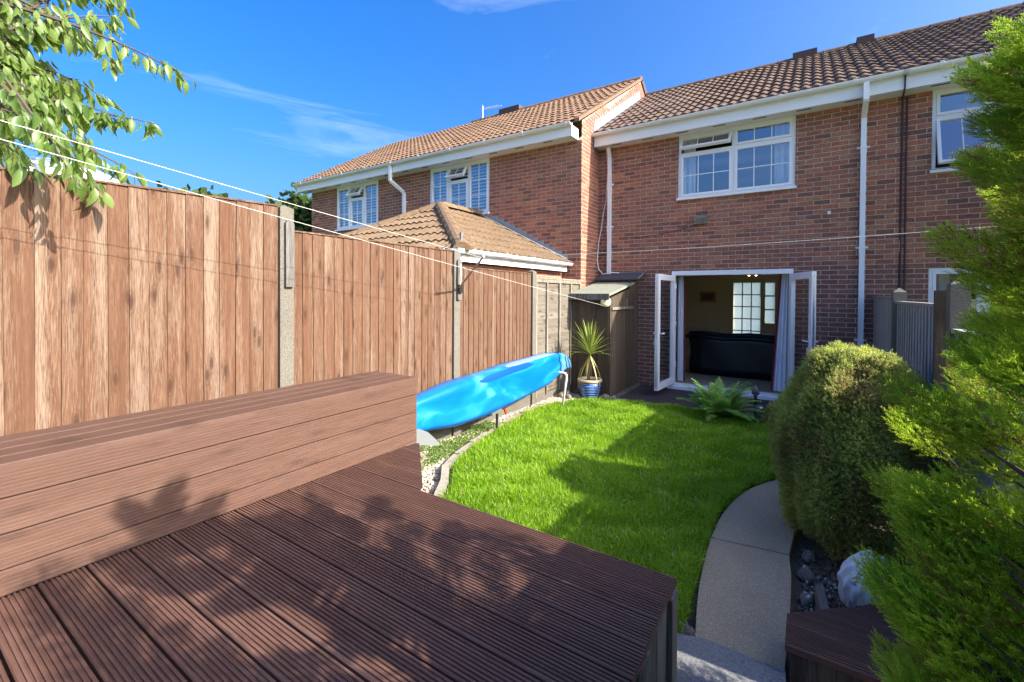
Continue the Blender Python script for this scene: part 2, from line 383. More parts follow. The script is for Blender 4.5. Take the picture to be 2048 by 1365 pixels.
# ------------------------------------------------------------------ ground and setting
struct(MB().quad((-400, -400, -.25), (400, -400, -.25), (400, 400, -.25), (-400, 400, -.25)).build('ground', 'ground_far'))
LAWN = [(-2.30, 1.9), (-2.47, 2.75), (-2.62, 2.98), (-2.86, 3.25), (-2.98, 3.55), (-3.06, 3.9), (-3.14, 4.3), (-3.22, 4.8), (-3.28, 5.4), (-3.22, 6.0), (-3.02, 6.4), (-2.7, 6.68), (-2.1, 6.80), (-1.49, 6.88), (-.95, 6.82),
        (-.3, 6.75), (-.14, 5.6), (-.22, 4.75), (-.44, 4.3), (-.55, 3.8), (-.57, 3.3), (-.54, 2.85), (-.50, 2.36), (-.56, 1.9)]
def sheet(name, poly, z, mat, thick=0):
    mb = MB()
    if thick: mb.extrude(poly, lambda a, b, t: (a, b, t), z-thick, z)
    else: mb.quad(*[(a, b, z) for a, b in poly])
    return struct(mb.build(name, mat))
sheet('garden_bed', [(-3.62, -2), (.86, -2), (.86, 6.98), (-3.62, 6.98)], -.03, 'soil', .2)
sheet('lawn', LAWN, .0, 'lawn_soil')
sheet('gravel_strip', [(-3.56, 1.7), (-2.34, 1.7), (-2.47, 2.75), (-2.62, 2.98), (-2.86, 3.25), (-2.98, 3.55), (-3.06, 3.9), (-3.14, 4.3), (-3.22, 4.8), (-3.28, 5.4), (-3.22, 6.0), (-3.02, 6.4), (-2.7, 6.68), (-2.7, 6.95), (-3.56, 6.95)], -.004, 'gravel_bed')
sheet('patio', [(-3.62, 7.02), (.84, 7.02), (.84, 8.72), (-3.62, 8.72)], -.07, 'patio_brown', .12)
PATH = [(-.44, 2.28), (-.49, 2.6), (-.51, 2.9), (-.54, 3.3), (-.52, 3.75), (-.41, 4.25), (-.19, 4.7), (.2, 5.1), (.5, 5.2), (.5, 4.6), (.1, 4.4), (-.05, 4.0), (-.08, 3.44), (-.06, 3.04), (-.07, 2.28)]
def chaikin(p, k=2):
    for _ in range(k):
        q = [p[0]]
        for a, b in zip(p[:-1], p[1:]): q += [(a[0]*.75+b[0]*.25, a[1]*.75+b[1]*.25), (a[0]*.25+b[0]*.75, a[1]*.25+b[1]*.75)]
        p = q+[p[-1]]
    return p
def split_path():
    # the joint in the concrete at y 3.3
    a = chaikin([(-.44, 2.30), (-.49, 2.6), (-.52, 2.9), (-.54, 3.30)])+chaikin([(-.085, 3.36), (-.06, 3.04), (-.07, 2.30)])
    b = chaikin([(-.54, 3.312), (-.53, 3.75), (-.43, 4.3), (-.19, 4.75), (.2, 5.1), (.5, 5.2)])+chaikin([(.5, 4.6), (.1, 4.4), (-.05, 4.0), (-.085, 3.372)])
    for q in (a, b): sheet('path', q, .035, 'path_concrete', .09)
split_path()
sheet('paving_slab', [(-.60, 1.2), (-.02, 1.2), (-.065, 2.285), (-.40, 2.285), (-.60, 2.22)], .055, 'slab_blue', .10)

def grass_blades(poly, n, h0, h1, name, mat, w=.0028, bias=None, zbase=0.):
    P = np.array(poly); lo, hi = P.min(0), P.max(0); pts = []
    while sum(map(len, pts)) < n:
        q = RNG.uniform(lo, hi, (n, 2)); ins = np.zeros(n, bool); j = len(P)-1
        for i in range(len(P)):
            c = ((P[i, 1] > q[:, 1]) != (P[j, 1] > q[:, 1])) & (q[:, 0] < (P[j, 0]-P[i, 0])*(q[:, 1]-P[i, 1])/(P[j, 1]-P[i, 1]+1e-12)+P[i, 0]); ins ^= c; j = i
        pts.append(q[ins])
    q = np.concatenate(pts)[:n]
    d = np.hypot(q[:, 0], q[:, 1])
    clump = .5+.5*np.sin(q[:, 0]*7.3+np.sin(q[:, 1]*5.1)*2)*np.sin(q[:, 1]*6.1+np.sin(q[:, 0]*4.3)*2)
    H = RNG.uniform(h0, h1, n)*(.75+.5*clump); a = RNG.uniform(0, 2*pi, n); lean = RNG.uniform(.1, .9, n)**1.5*1.1
    wdt = w*(.6+.22*d)*RNG.uniform(.7, 1.3, n); la = a+RNG.normal(0, .5, n)
    base = np.c_[q, np.full(n, zbase)]; side = np.c_[-np.sin(a), np.cos(a), np.zeros(n)]; out = np.c_[np.cos(la), np.sin(la), np.zeros(n)]
    up = np.array([0, 0, 1.])
    m = base+up*(H*.6)[:, None]+out*(H*lean*.3)[:, None]; tip = base+up*(H*(1-.3*lean))[:, None]+out*(H*lean)[:, None]
    s1 = side*wdt[:, None]
    V = np.stack([base-s1, base+s1, m+s1*.8, m-s1*.8, tip], 1).reshape(-1, 3)
    k = (np.arange(n)*5)[:, None]
    Fc = np.concatenate([k+[0, 1, 2], k+[0, 2, 3], k+[3, 2, 4]])
    big = .5+.5*np.sin(q[:, 0]*1.9+1.3*np.sin(q[:, 1]*1.3))*np.sin(q[:, 1]*1.7+np.sin(q[:, 0]*2.3))
    tn = np.clip(.30*clump+.28*big+RNG.normal(.18, .2, n), 0, .93); tn[RNG.random(n) < .045] = 1.
    return struct(np_mesh(name, V, Fc, mat, tone=np.repeat(tn, 5)), 'stuff')
near = [(-2.5, 2.5), (-2.62, 2.98), (-2.86, 3.25), (-3.0, 3.6), (-.55, 3.6), (-.57, 3.3), (-.5, 2.3), (-2.3, 2.1)]
LAWN_IN = [(x+.055 if (x < -2.2 and y < 6.5) else x, y) for x, y in LAWN]
grass_blades(LAWN_IN, 160000, .05, .115, 'grass', 'grass')
grass_blades([(-2.36, 2.2), (-2.54, 2.98), (-2.78, 3.25), (-2.9, 3.5), (-.56, 3.5), (-.5, 2.1)], 45000, .045, .10, 'grass', 'grass')
def clover(poly, n):
    lo, hi = np.min(poly, 0), np.max(poly, 0); q = RNG.uniform(lo, hi, (n*3, 2))
    f = np.sin(q[:, 0]*9+q[:, 1]*3)+np.sin(q[:, 1]*5.5-q[:, 0]*4)+RNG.normal(0, .5, len(q)); q = q[f > -.2][:n]; n = len(q)
    tv = np.array([(-.5, 0, 0), (.5, 0, 0), (.6, .8, .15), (0, 1.1, .1), (-.6, .8, .15)], float); tf = np.array([(0, 1, 2), (0, 2, 3), (0, 3, 4)])
    d = np.c_[RNG.normal(size=(n, 2)), RNG.uniform(.1, .8, n)]
    V, Fc = bake(tv, tf, frames(d, np.tile([0., 0, 1], (n, 1))+RNG.normal(0, .2, (n, 3))), np.c_[q, RNG.uniform(.0, .045, n)], RNG.uniform(.007, .014, n))
    struct(np_mesh('weeds', V, Fc, 'weeds', tone=np.repeat(RNG.random(n), 5)), 'stuff')
clover([(-3.5, 3.3), (-3.06, 4.7)], 5200); clover([(-3.42, 2.75), (-3.05, 3.3)], 1800)

def ico():
    b = bmesh.new(); bmesh.ops.create_icosphere(b, subdivisions=1, radius=1); v = np.array([x.co[:] for x in b.verts]); f = np.array([[q.index for q in x.verts] for x in b.faces]); b.free(); return v, f
IV, IF = ico()
def gravel(name, pts, smin, smax, mat='gravel_stone', z=0.):
    n = len(pts); R = frames(RNG.normal(size=(n, 3)))*RNG.uniform(.55, 1.25, (n, 1, 3))
    V, Fc = bake(IV, IF, R, np.c_[pts, np.full(n, z)+RNG.uniform(-.004, .012, n)], RNG.uniform(smin, smax, n))
    struct(np_mesh(name, V, Fc, mat, tone=np.repeat(RNG.random(n), len(IV))), 'stuff')
g = RNG.uniform((-3.5, 1.9), (-2.3, 6.9), (16000, 2))
edge = np.interp(g[:, 1], [1.7, 2.75, 2.98, 3.25, 3.55, 3.9, 4.3, 4.8, 5.4, 6.0, 6.4, 6.68, 7], [-2.36, -2.5, -2.66, -2.9, -3.02, -3.1, -3.18, -3.26, -3.3, -3.25, -3.05, -2.75, -2.7])
gravel('gravel', g[g[:, 0] < edge-.05], .008, .017)
g = RNG.uniform((-.03, 2.4), (.5, 3.6), (900, 2)); gravel('bark_chips', g, .006, .014, 'bark', -.02)
g = RNG.uniform((.0, 2.5), (.4, 3.3), (420, 2)); gravel('gravel', g, .005, .011, 'gravel_stone', -.015)

# lawn edging stones (each a block)
E_PTS = [(-2.36, 2.30), (-2.47, 2.72), (-2.62, 2.96), (-2.84, 3.22), (-2.96, 3.52), (-3.03, 3.86), (-3.10, 4.24), (-3.18, 4.68), (-3.24, 5.2), (-3.26, 5.7)]
for i, (a, b) in enumerate(zip(E_PTS[:-1], E_PTS[1:])):
    a, b = Vector((*a, .0)), Vector((*b, .0)); d = (b-a); u = Vector((-d.y, d.x, 0)).normalized()
    o = MB().obox((a+b)/2+u*.03+Vector((0, 0, .0)), d/2*.975, u*(.034+.003*(i % 2)), Vector((0, 0, .052+.009*(i % 3)))).build('edging_stone', 'kerb_stone')
    tag(o, 'weathered concrete edging stone along the gravel edge of the lawn', 'edging', 'edging stones between lawn and gravel')
for i in range(7):
    x0 = -2.72+i*.44
    o = MB().box(x0+.004, x0+.436, 6.94, 7.015, -.14, .005+.004*(i % 2)).build('kerb_stone', 'kerb_stone')
    tag(o, 'low concrete kerb stone between the lawn and the dark patio', 'kerb', 'kerb stones at the patio edge')

def stone(name, c, r, label, cat='stone', group=None, mat='rock', seed=0):
    rg = np.random.default_rng(seed); b = bmesh.new(); bmesh.ops.create_icosphere(b, subdivisions=3, radius=1)
    for v in b.verts:
        k = 1+.28*sin(3.1*v.co.x+seed)*cos(2.7*v.co.y-seed)+.10*sin(7*v.co.x+5*v.co.z+seed)+rg.normal(0, .035)
        v.co = Vector((v.co.x*r[0]*k, v.co.y*r[1]*k, max(v.co.z*k, -.55)*r[2]))+Vector(c)
    me = bpy.data.meshes.new(name); b.to_mesh(me); b.free(); me.materials.append(MATS[mat])
    return tag(link(name, me), label, cat, group)
for i, (x, y, r) in enumerate([(.01, 2.98, .038), (.012, 2.74, .036), (.01, 3.25, .045), (.02, 3.48, .04)]):
    stone('edging_rock', (x, y, .0), (r*.9, r*1.35, r*.9), 'rough white-grey edging rock between path and soil bed', 'rock', 'rocks edging the path', seed=i)
stone('edging_rock', (.06, 2.02, .03), (.10, .15, .08), 'large pale rock in front of the low brown deck step', 'rock', seed=9)
stone('edging_rock', (-.50, 2.33, .0), (.05, .06, .05), 'small pale rock between deck corner and concrete path', 'rock', seed=12)
tag(MB().obox((.085, 2.78, .05), (.018, 0, .01), (-.02, .20, 0), (0, 0, .06)).build('edging_tile', 'post_concrete'), 'grey upright edging tile by the soil bed rocks', 'edging')
for i, (x, y, r) in enumerate([(-3.28, 6.55, .12), (-3.12, 6.62, .08), (-2.72, 6.82, .09), (-2.60, 6.9, .06), (-2.98, 6.86, .07)]):
    stone('rockery_stone', (x, y, .02), (r, r*.8, r*.75), 'pale rockery stone around the foot of the shed', 'rock', 'rockery stones by the shed', seed=20+i)
stone('green_mound', (-3.08, 6.9, .03), (.17, .12, .12), 'dark green rounded stone beside the blue plant pot', 'rock', mat='lantern_grey', seed=33)

# ------------------------------------------------------------------ brick walls
BW, BH, JO = .225, .075, .010
def plane_fn(kind, const):
    # kind 'Y': wall in plane Y=const facing -Y, u is X.  kind 'X': plane X=const facing +X, u is Y
    if kind == 'Y': return lambda u, z, d: (u, const-d, z)
    if kind == 'S': return lambda u, z, d: (const-d, u, z)          # faces -X
    return lambda u, z, d: (const+d, u, z)
def brick_wall(parent, kind, const, u0, u1, z0, z1, openings=(), brick_from=None, individual=0, hide=None, keep=None, name='wall', reveal=.12):
    P = plane_fn(kind, const); mb = MB()
    us = sorted({u0, u1, *[q for o in openings for q in o[:2] if u0 < q < u1]}); zs = sorted({z0, z1, *[q for o in openings for q in o[2:4] if z0 < q < z1]})
    if keep is None:
        for a, b in zip(us[:-1], us[1:]):
            for c, d in zip(zs[:-1], zs[1:]):
                if any(o[0] <= (a+b)/2 <= o[1] and o[2] <= (c+d)/2 <= o[3] for o in openings): continue
                mb.quad(P(a, c, 0), P(b, c, 0), P(b, d, 0), P(a, d, 0))
        for a, b, c, d in [o[:4] for o in openings]:
            for (p, q) in (((a, c), (b, c)), ((b, c), (b, d)), ((b, d), (a, d)), ((a, d), (a, c))):
                mb.quad(P(*p, 0), P(*q, 0), P(*q, -reveal), P(*p, -reveal))
    else: mb.quad(*[P(u, z, 0) for u, z in keep[0]])
    wall = mb.build(name, 'mortar', parent)
    full, odd = [], MB(); pr = .007
    r0 = int(floor((brick_from or z0)/BH+1e-6)); r1 = int(math.ceil(z1/BH))
    for row in range(r0, r1):
        za, zb = row*BH+JO/2, row*BH+BH-JO/2
        if za < z0-1e-6 or zb > z1+.012: continue
        s = (.5 if row % 2 else 0.)
        k0 = int(floor((u0+const)/BW-s))-1; k1 = int(math.ceil((u1+const)/BW-s))+1
        for k in range(k0, k1):
            a, b = (k+s)*BW-const+JO/2, (k+1+s)*BW-const-JO/2
            if kind == 'S': a, b = (k+s)*BW-const+JO/2, (k+1+s)*BW-const-JO/2
            segs = [(max(a, u0), min(b, u1))]
            for o in openings:
                if o[2]-.002 < (za+zb)/2 < o[3]+.002:
                    ns = []
                    for (p, q) in segs:
                        if o[1] <= p or o[0] >= q: ns.append((p, q))
                        else:
                            if p < o[0]: ns.append((p, o[0]))
                            if q > o[1]: ns.append((o[1], q))
                    segs = ns
            for (p, q) in segs:
                if q-p < .02: continue
                if keep is not None and not keep[1]((p+q)/2, (za+zb)/2): continue
                if q-p > .2149 and individual: full.append(((p+q)/2, (za+zb)/2))
                else: add_brick(odd, P, p, q, za, zb, pr+random.uniform(-.0015, .0015))
    def area(b):
        p = P(b[0], b[1], 0); x, y, d = px(p)
        if not (0 < x < 2048 and 0 < y < 1365) or (hide and hide(x, y)): return 1e9
        return d
    full.sort(key=area); ind, rest = full[:individual], full[individual:]
    for (u, z) in rest: add_brick(odd, P, u-.1075, u+.1075, z-.0325, z+.0325, pr+random.uniform(-.0015, .0015))
    if odd.v: struct(odd.build('brickwork', 'brick', wall), 'stuff')
    if ind:
        m0 = MB(); P0 = plane_fn(kind, 0)
        if kind == 'Y': add_brick(m0, lambda u, z, d: (u, -d, z), -.1075, .1075, -.0325, .0325, pr)
        else: add_brick(m0, lambda u, z, d: (d, u, z), -.1075, .1075, -.0325, .0325, pr)
        b = bmesh.new(); me = m0.mesh('brick', 'brick'); b.from_mesh(me); bmesh.ops.recalc_face_normals(b, faces=b.faces); b.to_mesh(me); b.free()
        for (u, z) in ind: link('brick', me, wall, P(u, z, random.uniform(-.0015, .0015)))
    return wall
def add_brick(mb, P, a, b, za, zb, d):
    k = len(mb.v); c = .004
    mb.v += [P(a, za, -.01), P(b, za, -.01), P(b, zb, -.01), P(a, zb, -.01), P(a, za, d-c), P(b, za, d-c), P(b, zb, d-c), P(a, zb, d-c), P(a+c, za+c, d), P(b-c, za+c, d), P(b-c, zb-c, d), P(a+c, zb-c, d)]
    for q in ((0, 1, 5, 4), (1, 2, 6, 5), (2, 3, 7, 6), (3, 0, 4, 7), (4, 5, 9, 8), (5, 6, 10, 9), (6, 7, 11, 10), (7, 4, 8, 11), (8, 9, 10, 11)): mb.f.append(tuple(k+i for i in q))

# ------------------------------------------------------------------ roofs
def tile_mesh(mat, tw=.30, tl=.40, n=12):
    V, Fc = [], []
    prof = [(tw*i/n, .006+.030*abs(sin(pi*i/n*2+.35))**1.6) for i in range(n+1)]
    for (x, h) in prof: V += [(x, 0, h+.030), (x, tl, h), (x, 0, h+.006)]
    for i in range(n):
        a, b = 3*i, 3*i+3; Fc += [(a, b, b+1, a+1), (a+2, b+2, b, a)]
    me = bpy.data.meshes.new('tile'); me.from_pydata(V, [], Fc); me.materials.append(MATS[mat]); me.update()
    return me, np.array(V), Fc
def tile_roof(parent, O, U, Vd, width, length, mat, gauge=.335, tw=.30, clips=(), individual=280, name='roof'):
    O, U, Vd = Vector(O), Vector(U).normalized(), Vector(Vd).normalized(); Nn = U.cross(Vd).normalized()
    poly = [O, O+U*width, O+U*width+Vd*length, O+Vd*length]
    b = bmesh.new(); b.faces.new([b.verts.new(p-Nn*.02) for p in poly])
    for (p, nn) in clips: bmesh.ops.bisect_plane(b, geom=b.verts[:]+b.edges[:]+b.faces[:], plane_co=p, plane_no=nn, clear_inner=True)
    me = bpy.data.meshes.new(name); b.to_mesh(me); b.free(); me.materials.append(MATS[mat]); roof = link(name, me, parent)
    tm, TV, TF = tile_mesh(mat, tw)
    full, part = [], []
    for j in range(int(length/gauge+.5)):
        for i in range(int(math.ceil(width/tw))):
            p = O+U*(i*tw)+Vd*(j*gauge-.03)
            cs = [p, p+U*tw, p+U*tw+Vd*.38, p+Vd*.38]; st = 1
            for (q, nn) in clips:
                k = [(c-Vector(q)).dot(Vector(nn)) > -1e-4 for c in cs]
                if not any(k): st = 0; break
                if not all(k): st = 2
            if st == 1: full.append(p)
            elif st == 2: part.append(p)
    full.sort(key=lambda p: (0 if in_frame(p+U*.15+Vd*.15, 5) else 1, (p-CAM).length))
    rot = Matrix((U, Vd, Nn)).transposed().to_4x4()
    for p in full[:individual]:
        jit = Matrix.Rotation(random.gauss(0, .006), 4, 'Z') @ Matrix.Rotation(random.gauss(0, .006), 4, 'X')
        link('tile', tm, roof, mat4=Matrix.Translation(p+Nn*random.uniform(0, .004)) @ rot @ jit)
    b = bmesh.new()
    for p in full[individual:]+part:
        vs = [b.verts.new(p+U*x+Vd*y+Nn*z) for x, y, z in TV]
        for q in TF: b.faces.new([vs[i] for i in q])
    for (p, nn) in clips: bmesh.ops.bisect_plane(b, geom=b.verts[:]+b.edges[:]+b.faces[:], plane_co=p, plane_no=nn, clear_inner=True)
    if len(b.verts):
        me = bpy.data.meshes.new('tiling'); b.to_mesh(me); me.materials.append(MATS[mat]); struct(link('tiling', me, roof), 'stuff')
    b.free()
    return roof
def ridge_caps(parent, a, b, mat, r=.115, step=.42, name='ridge_tile'):
    a, b = Vector(a), Vector(b); d = b-a; n = max(1, round(d.length/step)); dd = d/n; dn = d.normalized()
    side = dn.cross(Vector((0, 0, 1))).normalized(); up = side.cross(dn)
    for i in range(n):
        p, q = a+dd*i-dn*.02, a+dd*(i+1); mb = MB(); k = 0
        for (c, rr) in ((p, r*1.05), (q, r*.97)):
            for j in range(8):
                t_ = pi*j/7; mb.v.append(tuple(c+side*cos(t_)*rr+up*(sin(t_)*rr*.85-.035)))
        for j in range(7): mb.f.append((j, j+1, j+9, j+8))
        mb.f.append(tuple(range(8))); mb.f.append(tuple(range(15, 7, -1)))
        mb.build(name, mat, parent)

def gutter(parent, a, b, out, zt, mat='white_gutter', clips=.95, ends=True):
    """half-round gutter from a to b (xy), 'out' the outward unit direction, zt rim height"""
    a, b, out = Vector((*a, 0)), Vector((*b, 0)), Vector((*out, 0)); mb = MB(); d = (b-a).normalized(); R_ = .056
    prof = [(R_-R_*cos(pi*i/8), -R_*sin(pi*i/8)*1.05) for i in range(9)]
    prof = prof+[(2*R_-.008-(2*R_-.016)*(i/8.), -.006-(R_-.008)*sin(pi*i/8)) for i in range(9)]
    mb.extrude(prof, lambda o, z, t_: tuple(a+d*t_+out*o+Vector((0, 0, zt+z))), 0, (b-a).length)
    g = mb.build('gutter', mat, parent)
    n = int((b-a).length/clips)
    for i in range(n+1):
        t_ = (i+.4)*clips
        if t_ > (b-a).length-.03: continue
        c = MB(); pr = [(R_-(R_+.007)*cos(pi*k/8), -(R_+.007)*sin(pi*k/8)*1.05) for k in range(9)]; pr[0] = (-.006, .012); pr[-1] = (2*R_+.008, .012)
        pr += [(2*R_-.004, .012)] + [(R_-(R_-.002)*cos(pi*k/8), -(R_-.002)*sin(pi*k/8)) for k in range(8, -1, -1)]
        c.extrude(pr, lambda o, z, s: tuple(a+d*s+out*o+Vector((0, 0, zt+z))), t_, t_+.045); c.build('clip', mat, g)
    return g
def eaves(parent, x0, x1, Yw, over, zs, zt, gut_z, vents, end=False):
    """fascia + soffit + vents + gutter for a wall facing -Y"""
    yf = Yw-over
    MB().box(x0, x1, yf, yf+.02, zs, zt).build('fascia', 'white_plastic', parent)
    so_ = MB().box(x0+.001, x1-.001, yf+.02, Yw-.008, zs+.006, zs+.018).build('soffit', 'white_plastic', parent)
    for v in vents: MB().box(v, v+.20, yf+.085, yf+.115, zs+.002, zs+.0075).build('vent', 'black_void', so_)
    if end:
        MB().box(x1, x1+.012, yf-.004, Yw-.008, zs-.004, zt-.02).build('fascia_end', 'white_plastic', parent)
    gutter(parent, (x0-.04, yf-.002), (x1+.03, yf-.002), (0, -1), gut_z)

# ------------------------------------------------------------------ windows
def bars(mb, x0, x1, z0, z1, y, nx, nz, w=.014):
    for i in range(1, nx): x = x0+(x1-x0)*i/nx; mb.box(x-w/2, x+w/2, y-.006, y+.006, z0, z1)
    for i in range(1, nz): z = z0+(z1-z0)*i/nz; mb.box(x0, x1, y-.0045, y+.0045, z-w/2, z+w/2)
def frame_rect(mb, x0, x1, z0, z1, y0, y1, w):
    mb.box(x0, x1, y0, y1, z0, z0+w); mb.box(x0, x1, y0, y1, z1-w, z1); mb.box(x0, x0+w, y0, y1, z0+w, z1-w); mb.box(x1-w, x1, y0, y1, z0+w, z1-w)
def window(parent, x0, x1, z0, z1, Yw, lights, sill=True, name='window'):
    """lights: (fx0,fx1,fz0,fz1,nx,nz,open_angle,hinge) in fractions of the window"""
    mb = MB(); y0, y1 = Yw+.015, Yw+.075
    frame_rect(mb, x0, x1, z0, z1, y0, y1, .045)
    xs = sorted({l[0] for l in lights}|{l[1] for l in lights}); done = set()
    W_, H_ = x1-x0, z1-z0
    if sill: mb.box(x0-.02, x1+.02, Yw-.055, Yw+.014, z0-.03, z0+.012)
    for f in xs[1:-1]:
        zz = [l for l in lights if abs(l[1]-f) < 1e-6 or abs(l[0]-f) < 1e-6]
        mb.box(x0+f*W_-.024, x0+f*W_+.024, y0+.002, y1-.002, z0+.045, z1-.045)
    for l in lights:
        if l[2] > .01:
            key = (l[0], l[2])
            if key not in done: done.add(key); mb.box(x0+l[0]*W_+.025, x0+l[1]*W_-.025, y0+.004, y1-.004, z0+l[2]*H_-.022, z0+l[2]*H_+.022)
    w = mb.build(name, 'white_plastic', parent)
    for (a, b, c, d, nx, nz, ang, hinge) in lights:
        xa, xb, za, zb = x0+a*W_+.026, x0+b*W_-.026, z0+c*H_+.024, z0+d*H_-.024
        if a == 0: xa = x0+.046
        if b == 1: xb = x1-.046
        if c == 0: za = z0+.046
        if d == 1: zb = z1-.046
        s = MB(); frame_rect(s, xa, xb, za, zb, y0-.012, y0+.045, .038)
        g = MB().quad((xa+.036, y0+.015, za+.036), (xb-.036, y0+.015, za+.036), (xb-.036, y0+.015, zb-.036), (xa+.036, y0+.015, zb-.036))
        br = MB(); bars(br, xa+.036, xb-.036, za+.036, zb-.036, y0+.013, nx, nz)
        if ang:
            if hinge == 'top': R_ = Matrix.Translation((0, y0, zb)) @ Matrix.Rotation(-ang, 4, 'X') @ Matrix.Translation((0, -y0, -zb))
            else: R_ = Matrix.Translation((xa, y0, 0)) @ Matrix.Rotation(-ang, 4, 'Z') @ Matrix.Translation((-xa, -y0, 0))
            for q in (s, g, br): q.v = [tuple(R_ @ Vector(p)) for p in q.v]
        s.build('sash', 'white_plastic', w); g.build('pane', 'glass', w, fix=False)
        if br.v: br.build('glazing_bar', 'white_plastic', w)
    return w
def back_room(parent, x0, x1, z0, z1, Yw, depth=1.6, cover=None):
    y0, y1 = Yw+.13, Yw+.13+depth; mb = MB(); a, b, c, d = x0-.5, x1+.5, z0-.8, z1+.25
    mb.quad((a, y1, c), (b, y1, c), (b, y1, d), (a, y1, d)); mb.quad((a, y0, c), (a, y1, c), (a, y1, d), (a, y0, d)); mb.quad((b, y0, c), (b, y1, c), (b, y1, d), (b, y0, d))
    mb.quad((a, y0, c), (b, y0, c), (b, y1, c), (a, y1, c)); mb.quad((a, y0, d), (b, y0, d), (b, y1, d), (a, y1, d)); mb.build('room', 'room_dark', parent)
def curtain_mesh(x0, x1, z0, z1, y, amp=.03, n=40, slant=0., per=.09):
    V, Fc = [], []; V2 = []
    for i in range(n+1):
        f = i/n
        for z, sc in ((z1, .8), (z0, 1.)):
            x = x0+(x1-x0)*f*1.; x += slant*(1-(z-z0)/(z1-z0))*1.
            V.append((x, y+amp*sc*sin(2*pi*(x0+(x1-x0)*f)/per), z))
    for i in range(n): Fc.append((2*i, 2*i+2, 2*i+3, 2*i+1))
    mb = MB(); mb.v = V; mb.f = Fc; return mb

# ------------------------------------------------------------------ the terrace house with the open doors
YM, YL = 8.73, 7.91
house = thing('terraced_house', 'red brick terraced house with open white french doors and brown tiled roof', 'house', (-1.3, YM, 0))
DOOR = (-2.15, -.22, -.10, 2.13); WIN = (-2.06, -.21, 3.48, 4.655)
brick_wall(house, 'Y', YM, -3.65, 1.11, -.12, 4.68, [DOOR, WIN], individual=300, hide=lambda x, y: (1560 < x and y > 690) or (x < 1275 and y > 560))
tile_roof(house, (-3.60, 8.40, 4.885), (1, 0, 0), (0, 1, .586), 4.68, 4.06, 'tile_dark', individual=290)
ridge_caps(house, (-3.6, 11.9, 6.945), (1.08, 11.9, 6.945), 'tile_dark')
MB().quad((-3.6, 11.9, 6.9), (1.08, 11.9, 6.9), (1.08, 15.4, 4.85), (-3.6, 15.4, 4.85)).build('roof_back', 'tile_dark', house)
for x0, x1 in ((-.36, .09), (.77, 1.06)):
    MB().box(x0, x1, 11.78, 12.02, 6.9, 7.07).build('ridge_vent', 'ridge_dark', house)
eaves(house, -3.63, 1.11, YM, .29, 4.645, 4.86, 4.885, [-3.3+i*.62 for i in range(7)])
w = window(house, *WIN[:2], *WIN[2:], YM, [(0, .5, 0, .70, 3, 2, 0, ''), (0, .5, .70, 1, 3, 1, radians(34), 'top'), (.5, 1, 0, .70, 3, 2, 0, ''), (.5, 1, .70, 1, 3, 1, 0, '')])
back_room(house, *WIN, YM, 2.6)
curtain_mesh(-2.02, -1.80, 3.3, 4.7, YM+.22).build('curtain', 'curtain', house); curtain_mesh(-.52, -.24, 3.3, 4.7, YM+.22).build('curtain', 'curtain', house)
MB().lathe([(.012, .18), (.012, .02), (.10, 0), (.13, -.03), (.10, -.035)], (-1.16, YM+.9, 4.28), 16).build('lamp_shade', 'terracotta', house)
def downpipe(parent, x, Yw, z0, z1, neck, out=.045, w=.068, r=None, dx=0):
    y = Yw-out; m = MB().box(x-w/2, x+w/2, y-w/2, y+w/2, z0, z1)
    yg = neck[0]; zt = neck[1]
    m.bar((x, y, z1), (x+dx, yg, z1+.16+abs(dx)*.6), w, w, (1, 0, 0) if abs(dx) < .01 else (0, 1, 0)); m.bar((x+dx, yg, z1+.15+abs(dx)*.6), (x+dx, yg, zt), w, w, (1, 0, 0))
    p = m.build('downpipe', 'white_plastic', parent)
    for z in (r or []):
        MB().box(x-w/2-.006, x+w/2+.006, y-w/2-.006, y+w/2+.006, z, z+.03).build('bracket', 'white_plastic', p)
        MB().box(x-w/2-.045, x+w/2+.045, y+w/2-.012, y+w/2-.003, z, z+.03).build('bracket', 'white_plastic', p)
        MB().box(x-w/2-.003, x+w/2+.003, y-w/2-.003, y+w/2+.003, z-.10, z-.02).build('socket', 'white_plastic', p)
    return p
downpipe(house, .67, YM, -.07, 4.42, (8.38, 4.83), r=(3.95, 2.42, 1.0))
downpipe(house, -3.39, YM, 2.0, 4.48, (8.62, 4.64), r=(3.9, 3.05))
cab = [(-3.50+.02*sin(z*2.1)+(.03 if z > 3.4 else 0), YM-.03, z) for z in np.linspace(4.62, 2.3, 18)]
cab = [(-3.47, YM-.02, 4.63), (-3.45, YM-.02, 4.4), (-3.44, YM-.02, 4.2), (-3.46, YM-.02, 3.9), (-3.47, YM-.02, 3.6), (-3.53, YM-.02, 3.35), (-3.57, YM-.02, 3.05), (-3.62, YM-.04, 2.75), (-3.63, YM-.08, 2.4), (-3.58, YM-.12, 2.2), (-3.47, YM-.16, 2.10), (-3.30, YM-.14, 2.13), (-3.15, YM-.10, 2.12)]
MB().tube(cab, .011, 6).build('cable', 'cable_white', house)
fl = MB().obox((-1.64, YM-.075, 3.06), (.10, 0, 0), (0, .055, .02), (0, -.022, .062)).build('floodlight', 'metal_grey', house)
MB().obox((-1.64, YM-.13, 3.035), (.088, 0, 0), (0, .006, .002), (0, -.016, .042)).build('lens', 'lens_grey', fl)
MB().box(-1.67, -1.61, YM-.03, YM-.008, 2.98, 3.05).build('mount', 'metal_grey', fl)
MB().tube([(-2.9, YM-.012, 2.80), (-2.4, YM-.012, 2.84), (-1.72, YM-.012, 2.965)], .005, 5).build('cable', 'cable_dark', house)
MB().box(.235, .275, YM-.03, YM-.008, 2.985, 3.03).build('sensor', 'white_plastic', house)
